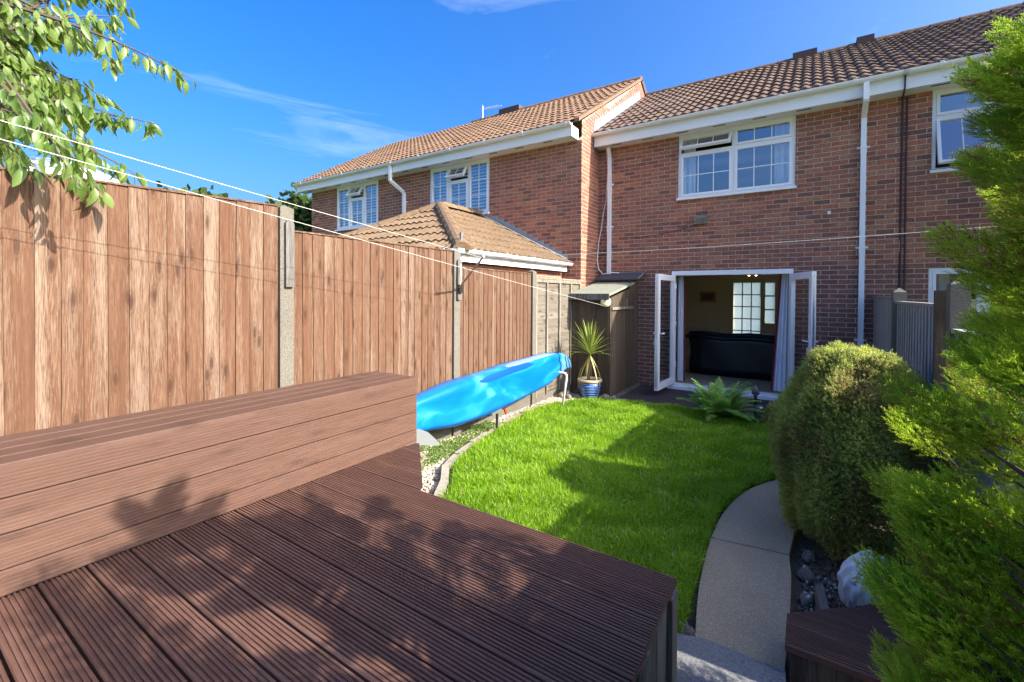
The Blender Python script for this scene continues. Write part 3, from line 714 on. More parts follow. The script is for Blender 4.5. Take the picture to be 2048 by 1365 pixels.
MB().tube([(-2.47, YM-.01, .78), (-2.47, YM-.09, .78), (-2.47, YM-.1, .74)], .014, 8).build('tap', 'brass', house)
# door frame, sill and the two leaves, which open outwards
dm = MB(); yd = YM+.02
dm.box(DOOR[0]-.005, DOOR[1]+.005, YM-.03, yd+.06, 2.055, 2.135); dm.box(DOOR[0], DOOR[0]+.055, YM-.02, yd+.06, .0, 2.055); dm.box(DOOR[1]-.055, DOOR[1], YM-.02, yd+.06, .0, 2.055)
dm.box(DOOR[0]-.06, DOOR[1]+.06, YM-.10, yd+.08, -.065, -.012); dm.box(DOOR[0], DOOR[1], YM-.03, yd+.07, -.012, .03)
dfr = dm.build('door_frame', 'white_plastic', house)
def door_leaf(hx, hy, ang, sgn, w=.90):
    """leaf in local coords: hinge at 0, runs +u; ang measured in plan"""
    u = Vector((cos(ang), sin(ang), 0)); nrm = Vector((-sin(ang), cos(ang), 0)); H = Vector((hx, hy, 0))
    f = lambda a, d, z: tuple(H+u*a+nrm*d+Vector((0, 0, z)))
    def b(mb, a0, a1, z0, z1, d0, d1):
        k = len(mb.v); mb.v += [f(a, d, z) for z in (z0, z1) for d in (d0, d1) for a in (a0, a1)]
        mb.f += [tuple(k+i for i in q) for q in ((0, 2, 3, 1), (4, 5, 7, 6), (0, 1, 5, 4), (2, 6, 7, 3), (0, 4, 6, 2), (1, 3, 7, 5))]
    m = MB(); s = .10
    b(m, 0, w, .035, .035+.11, -.03, .03); b(m, 0, w, 2.05-s, 2.05, -.03, .03); b(m, 0, s, .145, 2.05-s, -.03, .03); b(m, w-s, w, .145, 2.05-s, -.03, .03)
    lf = m.build('door', 'white_plastic', house)
    MB().quad(f(s-.005, 0, .14), f(w-s+.005, 0, .14), f(w-s+.005, 0, 1.955), f(s-.005, 0, 1.955)).build('pane', 'door_glass', lf, fix=False)
    h = MB(); a = w-.05
    for d in (-1, 1): h.tube([f(a, d*.03, 1.02), f(a, d*.075, 1.02), f(a-.12, d*.08, 1.02)], .011, 6)
    b(h, a-.018, a+.018, .92, 1.12, -.038, .038); h.build('handle', 'white_plastic', lf)
    e = MB(); b(e, w, w+.004, .1, 2.0, -.012, .012); e.build('lock_strip', 'steel', lf)
    k = MB(); k.tube([f(a, -.04, .93), f(a, -.06, .93), f(a, -.06, .80)], .008, 5); k.build('keys', 'steel', lf)
    for z in (.35, 1.1, 1.8): q = MB(); b(q, -.02, .02, z, z+.1, .03, .05); q.build('hinge', 'white_plastic', lf)
door_leaf(-2.115, YM-.03, radians(-94), 1); door_leaf(-.245, YM-.03, radians(-70), -1)
# the room inside
rm = MB(); a, b, y0, y1, c, d = -3.4, .55, YM+.12, 12.75, -.02, 2.32
rm.quad((a, y0, c), (a, y1, c), (a, y1, d), (a, y0, d)); rm.quad((b, y0, c), (b, y1, c), (b, y1, d), (b, y0, d)); rm.quad((a, y0, d), (b, y0, d), (b, y1, d), (a, y1, d))
PD = (-1.68, -.62, -.02, 2.08)
rm.quad((a, y1, c), (PD[0], y1, c), (PD[0], y1, d), (a, y1, d)); rm.quad((PD[1], y1, c), (b, y1, c), (b, y1, d), (PD[1], y1, d)); rm.quad((PD[0], y1, PD[3]), (PD[1], y1, PD[3]), (PD[1], y1, d), (PD[0], y1, d))
rm.quad((a, y0, c), (DOOR[0], y0, c), (DOOR[0], y0, d), (a, y0, d)); rm.quad((DOOR[1], y0, c), (b, y0, c), (b, y0, d), (DOOR[1], y0, d)); rm.quad((DOOR[0], y0, 2.13), (DOOR[1], y0, 2.13), (DOOR[1], y0, d), (DOOR[0], y0, d))
room = rm.build('room', 'room_wall', house)
MB().box(a, b, YM+.08, y1, -.06, -.018).build('room_floor', 'carpet', house)
idr = MB(); frame_rect(idr, PD[0], PD[1], -.02, PD[3], 12.70, 12.77, .07); idr.box(-1.0, -.90, 12.71, 12.76, .0, 2.01); idr.box(-1.61, -1.0, 12.71, 12.76, .0, .18); idr.box(-.90, -.69, 12.71, 12.76, .0, 1.0)
bars(idr, -1.61, -1.0, .18, 2.01, 12.735, 3, 6, .026); bars(idr, -.90, -.69, 1.0, 2.01, 12.735, 1, 3, .035)
idoor = idr.build('inner_door', 'door_cream', house)
for i in range(3):
    for j in range(6):
        x = -1.61+i*.61/3; z = .18+j*1.83/6; MB().quad((x+.01, 12.745, z+.01), (x+.193, 12.745, z+.01), (x+.193, 12.745, z+.295), (x+.01, 12.745, z+.295)).build('pane', 'frosted_glass', idoor, fix=False)
for j in range(3): z = 1.0+j*1.01/3; MB().quad((-.895, 12.745, z+.02), (-.695, 12.745, z+.02), (-.695, 12.745, z+.32), (-.895, 12.745, z+.32)).build('pane', 'frosted_glass', idoor, fix=False)
for i, (x0, x1, s) in enumerate(((-2.09, -1.97, .0), (-.40, -.27, -.10))):
    cu = MB(); n = 30; sl_ = (.02, -.16)[i]
    for k in range(n+1):
        f = k/n
        for z in (.05, .7, 1.4, 2.06):
            sp = 1+.9*(1-z/2.06)*(1 if i else .1)
            xx = (x1-(x1-x0)*(1-f)*sp) if i else (x0+(x1-x0)*f*sp)
            cu.v.append((xx, YM+.19+.022*sin(f*2*pi*3.5), z))
    for k in range(n):
        for j in range(3): cu.f.append((4*k+j, 4*k+4+j, 4*k+5+j, 4*k+1+j))
    cb = tag(cu.build('curtain', 'curtain'), ['white curtain with red edge hanging beside the open door handle with keys', 'white curtain with red edge flaring over the door sill near the round bush'][i], 'curtain')
    e = MB(); q = [v for v in cu.v[-4:]] if i == 0 else [v for v in cu.v[:4]]
    e.tube([(v[0], v[1], v[2]) for v in q], .016, 6); e.build('red_edge', 'curtain_red', cb)
sofa = thing('sofa', 'black covered sofa with its back turned to the open doors', 'sofa', (-1.3, 10.4, -.018))
def soft_box(x0, x1, y0, y1, z0, z1, r, name, mat, parent, wob=.01):
    b = bmesh.new(); bmesh.ops.create_cube(b, size=1)
    for v in b.verts: v.co = Vector((x0+(v.co.x+.5)*(x1-x0), y0+(v.co.y+.5)*(y1-y0), z0+(v.co.z+.5)*(z1-z0)))
    bmesh.ops.bevel(b, geom=b.edges[:], offset=r, segments=3, affect='EDGES'); bmesh.ops.subdivide_edges(b, edges=[e for e in b.edges if e.calc_length() > .25], cuts=7, use_grid_fill=True)
    for v in b.verts: v.co += Vector((wob*sin(v.co.z*9+v.co.x*4), wob*sin(v.co.x*7+v.co.z*5)*1.5, wob*sin(v.co.x*6.3+1)))
    me = bpy.data.meshes.new(name); b.to_mesh(me); b.free(); me.materials.append(MATS[mat])
    for p in me.polygons: p.use_smooth = True
    return link(name, me, parent)
soft_box(-2.14, -.30, 10.2, 10.48, .0, .86, .06, 'backrest', 'sofa_black', sofa); soft_box(-2.22, -.22, 10.17, 10.50, .70, .90, .07, 'cover', 'sofa_black', sofa, .016)
soft_box(-2.14, -.30, 10.5, 11.1, .0, .45, .06, 'seat', 'sofa_black', sofa); soft_box(-2.2, -1.98, 10.5, 11.1, .0, .62, .06, 'armrest', 'sofa_black', sofa); soft_box(-.46, -.24, 10.5, 11.1, .0, .62, .06, 'armrest', 'sofa_black', sofa)
pic = tag(MB().box(-2.42, -2.02, 12.72, 12.748, 1.5, 1.78).build('picture', 'picture_frame'), 'small framed picture on the cream room wall', 'picture'); MB().box(-2.36, -2.08, 12.712, 12.719, 1.555, 1.725).build('print', 'picture_print', pic)
rad = thing('radiator', 'cream panel radiator on the room wall behind the sofa', 'radiator', (-2.4, 12.68, .2))
for i in range(16): MB().box(-2.72+i*.05, -2.676+i*.05, 12.66, 12.72, .22, .82).build('panel', 'door_cream', rad)
lampb = thing('ceiling_spotlight', 'small ceiling spotlight with two lit warm bulbs inside the room', 'lamp', (-1.05, 11.3, 2.3))
MB().box(-1.2, -.9, 11.27, 11.33, 2.26, 2.31).build('bar', 'steel', lampb)
for x in (-1.12, -.98): b_ = MB().lathe([(.02, 0), (.035, .05), (.03, .12)], (x, 11.3, 2.14), 10).build('holder', 'steel', lampb); MB().lathe([(.004, 0), (.022, .008), (.022, .014), (.004, .016)], (x, 11.3, 2.12), 10).build('bulb', 'lamp_glow', lampb)

# ------------------------------------------------------------------ the neighbour to the right in the same terrace
rh = thing('terraced_house', 'red brick terraced house with dark cables, seen behind the feathery conifer', 'house', (2.2, YM, 0))
RW = (1.45, 2.65, 3.49, 4.655); RB = (1.44, 2.7, .9, 2.10)
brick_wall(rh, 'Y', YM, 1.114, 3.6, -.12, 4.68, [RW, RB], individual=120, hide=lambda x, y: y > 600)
tile_roof(rh, (1.10, 8.40, 4.889), (1, 0, 0), (0, 1, .586), 2.5, 4.06, 'tile_dark', individual=150)
ridge_caps(rh, (1.10, 11.9, 6.95), (3.6, 11.9, 6.95), 'tile_dark')
MB().quad((1.08, 11.9, 6.9), (3.6, 11.9, 6.9), (3.6, 15.4, 4.85), (1.08, 15.4, 4.85)).build('roof_back', 'tile_dark', rh)
eaves(rh, 1.114, 3.6, YM, .29, 4.645, 4.86, 4.885, [1.4+i*.62 for i in range(3)])
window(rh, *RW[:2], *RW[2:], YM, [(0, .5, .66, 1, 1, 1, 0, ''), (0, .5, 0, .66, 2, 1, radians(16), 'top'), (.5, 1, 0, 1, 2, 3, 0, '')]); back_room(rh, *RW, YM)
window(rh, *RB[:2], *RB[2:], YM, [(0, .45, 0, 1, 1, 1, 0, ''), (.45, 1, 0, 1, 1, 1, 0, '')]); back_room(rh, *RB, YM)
curtain_mesh(1.55, 1.72, 1.0, 2.1, YM+.25).build('curtain', 'curtain', rh)
MB().tube([(1.11, YM-.30, 4.86), (1.105, YM-.32, 4.66), (1.12, YM-.05, 4.6), (1.125, YM-.02, 4.2), (1.12, YM-.02, 2.6), (1.13, YM-.02, .4)], .012, 6).build('cable', 'cable_dark', rh)
MB().tube([(1.175, YM-.02, 4.62), (1.17, YM-.02, 3.4), (1.18, YM-.02, .4)], .010, 6).build('cable', 'cable_dark', rh)
# added block out of view on the right, shaped to shade patio and shed
shade_block = thing('added_shade_block', 'unseen brick block with steep tiled roof, added to shade the patio and shed', 'house', (4.4, 7.9, 0))
wm = MB(); wm.extrude([(7.0, -.12), (8.7, -.12), (8.7, 5.55), (8.5, 5.55), (7.0, 4.0)], lambda a, b, t_: (t_, a, b), 3.05, 5.6); wm.build('wall', 'brick', shade_block)
wm = MB(); wm.extrude([(6.9, 3.95), (8.55, 5.65), (8.55, 5.75), (6.9, 4.05)], lambda a, b, t_: (t_, a, b), 3.0, 5.65); wm.build('roof', 'tile_dark', shade_block)

# ------------------------------------------------------------------ the house on the left, which stands forward
lh = thing('terraced_house', 'left-hand brick house standing forward, tan tiled roof and louvred windows', 'house', (-8, YL, 0))
W1, W2 = (-11.24, -9.46, 3.46, 4.66), (-7.61, -5.84, 3.46, 4.66)
brick_wall(lh, 'Y', YL, -12.43, -3.65, 0, 4.70, [W1, W2], brick_from=1.95, individual=300, hide=lambda x, y: y > 505 or x < 640)
mL = lambda y: 4.89+.5986*(y-7.6); mM = lambda y: 4.885+.586*(y-8.40)
P_X = plane_fn('X', -3.65)
brick_wall(lh, 'X', -3.65, YL, YM, 0, 4.95, brick_from=1.8, individual=90)
gab = ([(YL, 4.95), (YM, 4.95), (11.45, mM(11.45)-.05), (11.45, mL(11.45)-.06), (YL, mL(YL)-.06)], lambda u, z: z > max(4.96, mM(u)-.12) and z < mL(u)-.09)
brick_wall(lh, 'X', -3.65, YL, 11.45, 4.95, 7.3, individual=60, keep=gab, name='gable')
tile_roof(lh, (-12.72, 7.57, 4.885), (1, 0, 0), (0, 1, .5986), 9.0, 4.46, 'tile_tan', individual=300)
MB().quad((-12.72, 11.4, 7.14), (-3.62, 11.4, 7.14), (-3.62, 15.2, 4.85), (-12.72, 15.2, 4.85)).build('roof_back', 'tile_tan', lh)
ridge_caps(lh, (-12.7, 11.42, 7.14), (-9.1, 11.42, 7.14), 'tile_tan'); ridge_caps(lh, (-9.08, 11.42, 7.20), (-3.62, 11.42, 7.20), 'tile_tan')
MB().box(-8.0, -7.27, 11.3, 11.55, 7.17, 7.34).build('ridge_vent', 'ridge_dark', lh)
vm = MB(); vm.extrude([(7.7, mL(7.7)-.02), (11.4, mL(11.4)-.02), (11.4, mL(11.4)+.05), (7.7, mL(7.7)+.05)], lambda a, b, t_: (t_, a, b), -3.72, -3.615); vm.build('verge', 'tile_tan', lh)
vm = MB(); vm.extrude([(11.35, 7.2), (11.6, 7.2), (13.5, 6.0), (13.5, 5.8)], lambda a, b, t_: (t_, a, b), -3.70, -3.62); vm.build('verge', 'ridge_dark', lh)
vm = MB(); vm.quad((-3.645, 11.4, 7.1), (-3.645, 13.2, 6.05), (-3.645, 13.2, 5.4), (-3.645, 11.4, 6.4)).build('gable_back', 'brick', lh)
eaves(lh, -12.72, -3.735, YL, .30, 4.655, 4.875, 4.885, [-12.3+i*.66 for i in range(13)], end=True)
LT = [(0, .33, 0, 1, 2, 3, 0, ''), (.33, .66, 0, .68, 2, 2, 0, ''), (.33, .66, .68, 1, 2, 1, radians(32), 'top'), (.66, 1, 0, 1, 2, 3, 0, '')]
for Wn in (W1, W2):
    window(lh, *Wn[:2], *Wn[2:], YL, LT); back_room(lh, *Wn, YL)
    for i in range(15): z = Wn[2]+.05+i*.075; MB().obox(((Wn[0]+Wn[1])/2, YL+.16, z), ((Wn[1]-Wn[0])/2-.03, 0, 0), (0, .018, .022), (0, -.001, .001)).build('louvre', 'blind', lh)
downpipe(lh, -8.45, YL, 1.9, 4.20, (7.56, 4.85), r=(3.95, 2.9), dx=-.16)
# lead flashing of the main roof against the gable
fm = MB(); y = 8.45
n = 22
for i in range(n):
    ya, yb = 8.45+i*(11.35-8.45)/n, 8.45+(i+1)*(11.35-8.45)/n
    fm.quad((-3.638, ya, mM(ya)+.03), (-3.638, yb, mM(yb)+.03), (-3.638, yb, mM(yb)+.24), (-3.638, ya+.07, mM(ya)+.22+.12), (-3.638, ya, mM(ya)+.20))
fm.quad((-3.638, 8.45, mM(8.45)+.05), (-3.638, 11.35, mM(11.35)+.05), (-3.50, 11.35, mM(11.35)+.055), (-3.50, 8.45, mM(8.45)+.055))
fm.build('flashing', 'flashing_light', lh)
# aerial
ae = thing('tv_aerial', 'thin white television aerial standing above the tan tiled roof ridge', 'aerial', (-8.7, 11.4, 7.1))
MB().tube([(-8.7, 11.4, 7.1), (-8.7, 11.4, 7.62)], .016, 6).build('mast', 'steel', ae); MB().tube([(-8.72, 11.42, 7.56), (-7.9, 11.3, 7.44)], .012, 6).build('boom', 'steel', ae)
for i in range(11): x = -8.66+i*.074; MB().tube([(x, 11.41-.012*i-.07, 7.55-.0108*i), (x, 11.41-.012*i+.07, 7.55-.0108*i)], .006, 5).build('element', 'steel', ae)
MB().tube([(-8.72, 11.42, 7.40), (-8.72, 11.42, 7.70)], .010, 5).build('reflector', 'steel', ae)

# ------------------------------------------------------------------ the brick outhouse with the hipped roof
oh = thing('brick_outhouse', 'single-storey brick outhouse with hipped tan roof behind the brown fence', 'outhouse', (-6.1, 6.3, 0))
brick_wall(oh, 'X', -4.06, 4.8, YL-.01, 0, 2.22, brick_from=1.65, individual=60); brick_wall(oh, 'Y', 4.8, -8.14, -4.06, 0, 2.22, brick_from=2.1)
EX, EY, RZ, EZ = -3.87, 4.57, 3.40, 2.28; RX, AY = -6.1, 6.64
hip = Vector((RX-EX, AY-EY, RZ-EZ)); nh = hip.cross(Vector((0, 0, 1))).normalized()      # points to +Y,+X side?
pc = Vector((EX, EY, EZ)); tst = Vector((EX, YL, EZ)); sgn = 1 if (tst-pc).dot(nh) > 0 else -1
tile_roof(oh, (EX, EY, EZ), (0, 1, 0), (-(EX-RX), 0, RZ-EZ), YL-EY, sqrt((EX-RX)**2+(RZ-EZ)**2), 'tile_moss', clips=[(pc, nh*sgn)], individual=200)
pc2 = Vector((2*RX-EX, EY, EZ)); nh2 = Vector((-nh.x, nh.y, 0))
tile_roof(oh, (2*RX-EX, EY, EZ), (1, 0, 0), (0, AY-EY, RZ-EZ), 2*(EX-RX), sqrt((AY-EY)**2+(RZ-EZ)**2), 'tile_moss', clips=[(pc, nh*-sgn), (pc2, nh2*-sgn)], individual=200)
MB().quad((2*RX-EX, EY, EZ), (2*RX-EX, YL, EZ), (RX, YL, RZ), (RX, AY, RZ)).build('roof', 'tile_moss', oh)
ridge_caps(oh, (EX+.03, EY+.03, EZ+.03), (RX, AY, RZ+.05), 'tile_moss', .125, .40); ridge_caps(oh, (RX, AY, RZ+.05), (RX, YL, RZ+.05), 'tile_moss', .125); ridge_caps(oh, (2*RX-EX, EY, EZ), (RX, AY, RZ+.05), 'tile_moss', .12)
MB().box(-3.945, -3.925, EY+.03, YL-.05, 2.13, 2.29).build('fascia', 'white_plastic', oh); MB().box(-8.3, -3.947, EY+.05, EY+.07, 2.13, 2.29).build('fascia', 'white_plastic', oh)
MB().box(-4.05, -3.946, EY+.08, YL-.05, 2.135, 2.147).build('soffit', 'white_plastic', oh)
gutter(oh, (-3.924, EY-.08), (-3.924, YL+.02), (1, 0), 2.29, clips=.8); gutter(oh, (-8.3, EY+.048), (-3.83, EY+.048), (0, -1), 2.29)
MB().box(EX-.06, EX-.03, EY+.08, EY+.11, EZ, EZ+.24).build('hip_iron', 'metal_grey', oh)
fm = MB(); n = 17; zf = lambda x: EZ+(EX-x)*(RZ-EZ)/(EX-RX)
for i in range(n):
    xa, xb = EX-.05-(i)*(2.35/n), EX-.05-(i+1)*(2.35/n); za = zf(xa)
    fm.box(min(xa, xb), max(xa, xb), YL-.018-.0004*i, YL-.0085, zf(xa)-.03, floor((zf(xb)+.17)/.075)*.075)
fm.build('flashing', 'lead', oh)
MB().quad((EX-.05, YL-.02, zf(EX-.05)+.075), (RX, YL-.02, RZ+.075), (RX, YL-.13, RZ+.07), (EX-.05, YL-.13, zf(EX-.05)+.07)).build('flashing', 'flashing_light', oh)

# ------------------------------------------------------------------ left boundary fence
XF = -3.5
def post(y, zt, label, cleat=None):
    p = thing('fence_post', label, 'fence post', (XF, y, 0), 'concrete posts of the brown fence')
    m = MB(); m.box(XF-.06, XF+.045, y-.055, y+.055, -.1, zt-.02)
    m.v += [(XF-.06, y-.055, zt-.02), (XF+.045, y-.055, zt-.02), (XF+.045, y+.055, zt-.02), (XF-.06, y+.055, zt-.02), (XF-.01, y, zt+.01)]; k = len(m.v)-5
    m.f += [(k, k+1, k+4), (k+1, k+2, k+4), (k+2, k+3, k+4), (k+3, k, k+4)]
    m.build('shaft', 'post_concrete', p)
    if cleat:
        z0, z1 = cleat; c = MB(); w = .034
        c.extrude([(-w, z0), (w, z0), (w, z1-.03), (w*.6, z1-.005), (0, z1), (-w*.6, z1-.005), (-w, z1-.03)], lambda a, b, t_: (t_, y+.01+a, b), XF+.046, XF+.075); c.build('cleat', 'cleat_grey', p)
    return p
post(1.985, 2.385, 'tall concrete fence post with grey timber cleat beside the highest brown panel', (1.74, 2.27))
post(4.055, 2.215, 'concrete fence post carrying a grey cleat and the clothes line arm', (1.62, 2.10))
post(5.845, 2.05, 'plain concrete fence post between brown panel and grey lap panel')
BM = MB(); k = [(-.058, .004), (.058, -.004)]
def board_mesh(h, seed):
    rg = random.Random(seed); m = MB(); w0, w1 = -.056, .056; t0, t1 = .014, .005; n = 6; b = rg.uniform(-.004, .004)
    for i in range(n+1):
        z = h*i/n; o = b*sin(pi*i/n)
        for (yy, xx) in ((w0+o, 0), (w1+o, 0), (w1+o, t1), (w0+o, t0)): m.v.append((xx, yy, z))
    for i in range(n):
        for j in range(4): a, c = 4*i+j, 4*i+(j+1) % 4; m.f.append((a, c, c+4, a+4))
    m.f += [(3, 2, 1, 0), (4*n, 4*n+1, 4*n+2, 4*n+3)]
    me = m.mesh('board', 'fence_brown'); bb = bmesh.new(); bb.from_mesh(me); bmesh.ops.recalc_face_normals(bb, faces=bb.faces); bb.to_mesh(me); bb.free(); return me
def closeboard(y0, y1, z0, zt0, zt1, label, joints=None):
    p = thing('board_fence', label, 'fence', (XF, (y0+y1)/2, 0), 'brown close-board fence panels')
    ms = [board_mesh(zt0-z0-.012, q) for q in range(4)]
    n = round((y1-y0)/.10); st = (y1-y0)/n
    for i in range(n):
        y = y0+(i+.5)*st; zt = zt0+(zt1-zt0)*(i+.5)/n
        o = link('board', random.choice(ms), p); jit = random.uniform(-.006, .006)
        o.matrix_basis = Matrix.Translation((XF+.004+random.uniform(0, .003), y, z0+random.uniform(-.006, .002))) @ Matrix.Rotation(random.gauss(0, .003), 4, 'X') @ Matrix.Diagonal((1, st/.1*random.uniform(.995, 1.01), (zt-z0-.012)/(zt0-z0-.012), 1))
    c = MB(); c.extrude([(-.03, 0), (.026, 0), (.026, .012), (-.03, .020)], lambda a, b, t_: (XF+a, y0+(y1-y0)*t_, zt0+(zt1-zt0)*t_-.012+b), 0, 1); c.build('capping', 'fence_brown', p)
    for f in (.12, .5, .88): z = z0+(zt0-z0)*f; MB().box(XF-.045, XF+.003, y0+.01, y1-.01, z-.035, z+.035).build('rail', 'fence_brown', p)
    g = MB().box(XF-.03, XF+.012, y0-.01, y1+.01, -.06, z0-.004).build('gravel_board', 'post_concrete', p)
    return p
closeboard(-.12, 1.928, .26, 2.315, 2.385, 'tallest brown close-board fence panel, overhung by leafy branches')
closeboard(2.045, 3.995, .26, 2.20, 2.20, 'brown close-board fence panel behind the end of the deck bench')
closeboard(4.115, 5.785, .24, 2.02, 2.005, 'lower brown close-board fence panel behind the blue kayak')
lp = thing('lap_fence', 'grey weathered lap fence panel next to the dark shed', 'fence', (XF, 6.6, 0))
for i in range(14):
    z = .14+i*.128; m = MB(); n = 24
    for k in range(n+1):
        y = 5.905+k*(7.52-5.905)/n; wv = .012*sin(y*7+i*1.7)+.006*sin(y*17+i)
        for (xx, zz) in ((-.006, z-.012+wv), (.010, z-.012+wv), (.002, z+.135), (-.012, z+.135)): m.v.append((XF+xx, y, zz))
    for k in range(n):
        for j in range(4): a, c = 4*k+j, 4*k+(j+1) % 4; m.f.append((a, c, c+4, a+4))
    m.f += [(3, 2, 1, 0), (4*n, 4*n+1, 4*n+2, 4*n+3)]; m.build('slat', 'lap_grey', lp)
for y in (5.925, 6.27, 6.70, 7.12, 7.5): MB().box(XF+.012, XF+.036, y-.02, y+.02, .1, 1.93).build('batten', 'fence_grey', lp)
MB().box(XF-.02, XF+.042, 5.905, 7.52, 1.931, 1.955).build('capping', 'fence_grey', lp); MB().box(XF+.012, XF+.034, 5.946, 7.48, 1.875, 1.93).build('rail', 'fence_grey', lp)
MB().box(XF-.03, XF+.012, 5.9, 7.52, -.06, .12).build('gravel_board', 'post_concrete', lp)

# ------------------------------------------------------------------ clothes line
arm = thing('line_bracket', 'grey metal arm holding the clothes line out from the fence post', 'bracket', (XF+.08, 4.05, 1.75))
MB().tube([(XF+.07, 4.05, 1.755), (-2.83, 3.74, 2.085)], .012, 8).build('rod', 'metal_grey', arm); MB().box(XF+.0755, XF+.10, 4.03, 4.09, 1.70, 1.80).build('hinge_plate', 'plastic_black', arm)
MB().tube([(-2.85, 3.75, 2.06), (-2.86, 3.755, 2.10)], .008, 6).build('eye', 'steel', arm)
MB().tube([(XF+.082, 4.04, 1.72), (XF+.13, 4.03, 1.9), (XF+.10, 4.05, 2.03), (XF+.08, 4.07, 1.9)], .004, 5).build('cord', 'rope', arm)
def sag(a, b, s, n=24): a, b = Vector(a), Vector(b); return [tuple(a.lerp(b, i/n)-Vector((0, 0, s*4*(i/n)*(1-i/n)))) for i in range(n+1)]
REEL = Vector((-2.85, 7.075, 1.56))
tag(MB().tube(sag(REEL+Vector((0, -.04, -.05)), (-2.90, -.9, 2.52), .015), .0021, 6).build('clothes_line', 'rope'), 'white clothes line running from the round reel on the shed', 'clothes line')
tag(MB().tube(sag((-2.85, 3.75, 2.07), (-2.86, -.9, 2.56), .008)[::-1]+sag((-2.85, 3.75, 2.07), (1.4, 3.68, 2.12), .03)[1:], .0021, 6).build('clothes_line', 'rope'), 'white clothes line passing through the metal arm and across the lawn', 'clothes line')
rl = tag(MB().lathe([(.02, 0), (.055, .004), (.072, .02), (.075, .04), (.066, .058), (.03, .066), (.0, .067)], (0, 0, 0), 24).build('line_reel', 'reel_cream', None, True), 'round cream clothes line reel on the shed corner', 'reel')
rl.matrix_world = Matrix.Translation((-2.84, 7.14, 1.565)) @ Matrix.Rotation(radians(90), 4, 'X') @ Matrix.Rotation(radians(25), 4, 'Y') @ Matrix.Scale(1.15, 4)

# ------------------------------------------------------------------ shed in the corner
sh = thing('garden_shed', 'narrow dark brown board shed with pale sloping lid in the corner', 'shed', (-3.1, 7.8, -.07))
for i in range(9):
    x0 = -3.47+i*.0765; MB().box(x0, x0+.0735, 7.145+.003*(i % 2), 7.165, -.05, 1.64).build('board', 'shed_wood', sh)
n = 13
for i in range(n):
    y0 = 7.17+i*.113; zt = 1.64+(y0-7.17)*.17+(.14 if i > 8 else 0); MB().box(-2.80, -2.782+.003*(i % 2), y0, y0+.110, -.06, min(zt, 2.0)).build('board', 'shed_wood', sh)
MB().box(-3.46, -2.80, 7.18, 8.66, -.06, 1.60).build('body', 'shed_wood', sh)
MB().box(-2.783, -2.76, 7.15, 7.2, -.06, 1.64).build('corner_post', 'shed_wood', sh)
lid = MB(); lid.extrude([(7.06, 1.665), (8.36, 1.895), (8.36, 1.935), (7.06, 1.705)], lambda a, b, t_: (t_, a, b), -3.50, -2.745); lid.build('lid', 'shed_lid', sh)
MB().box(-3.49, -2.75, 7.055, 7.075, 1.60, 1.70).build('lid_edge', 'old_timber', sh)
MB().box(-3.46, -2.80, 8.36, 8.70, 1.6, 2.0).build('back_box', 'shed_wood', sh)
lid = MB(); lid.extrude([(8.28, 1.965), (8.715, 2.09), (8.715, 2.12), (8.28, 1.995)], lambda a, b, t_: (t_, a, b), -3.52, -2.66); lid.build('felt_roof', 'felt', sh)
MB().tube([(-2.67, 8.3, 1.99), (-2.66, 8.6, 2.1), (-2.7, 8.71, 2.13), (-3.5, 8.71, 2.13)], .012, 6).build('roof_trim', 'flashing_light', sh)
MB().box(-2.779, -2.74, 7.2, 8.28, 1.43, 1.475).build('shelf_batten', 'fence_grey', sh)
MB().box(-2.779, -2.755, 7.95, 8.0, 1.48, 1.62).build('shelf_batten', 'fence_grey', sh)
MB().box(-2.75, -2.70, 7.2, 8.6, -.07, -.02).build('skid', 'old_timber', sh)

# ------------------------------------------------------------------ kayak
ky = thing('kayak', 'bright blue plastic kayak with pale swirls, stored on its side along the fence', 'kayak', (-3.15, 4.6, .1))
KS = [(2.70, .50, .10, .06), (2.85, .515, .145, .10), (3.1, .525, .168, .125), (3.6, .525, .235, .16), (4.1, .53, .250, .15), (4.6, .56, .255, .15), (5.2, .59, .24, .14), (5.6, .615, .225, .14), (5.9, .64, .185, .115), (6.15, .65, .14, .085), (6.32, .63, .10, .055), (6.45, .58, .06, .035), (6.52, .535, .02, .012)]
km = MB(); nr = 24
def kring(y, zc, hh, dx):
    r = []
    for j in range(nr):
        a = 2*pi*j/nr; c, s = cos(a), sin(a)
        x = dx*(abs(c)**.42)*(1 if c > 0 else -.75); z = hh*(1 if s > 0 else -1)*abs(s)**.7
        if c > 0: x *= 1-.22*math.exp(-((z/hh-.42)/.15)**2)-.20*math.exp(-((z/hh+.30)/.15)**2)
        r.append((-3.17+x, y, zc+z))
    return r
from itertools import pairwise
KI = []
ys = np.array([k[0] for k in KS])
for y in np.linspace(2.70, 6.52, 40): KI.append((y, *[float(np.interp(y, ys, [k[q] for k in KS])) for q in (1, 2, 3)]))
for q in KI: km.v += kring(*q)
for i in range(len(KI)-1):
    for j in range(nr): a, b = i*nr+j, i*nr+(j+1) % nr; km.f.append((a, b, b+nr, a+nr))
km.f.append(tuple(range(nr))); km.f.append(tuple(range((len(KI)-1)*nr, len(KI)*nr))[::-1])
kh = km.build('hull', 'kayak_blue', ky, True)
simple('kayak_dark', (.001, .06, .26), .35, .1); simple('kayak_highlight', (.16, .24, .42), .35, .15, 4)
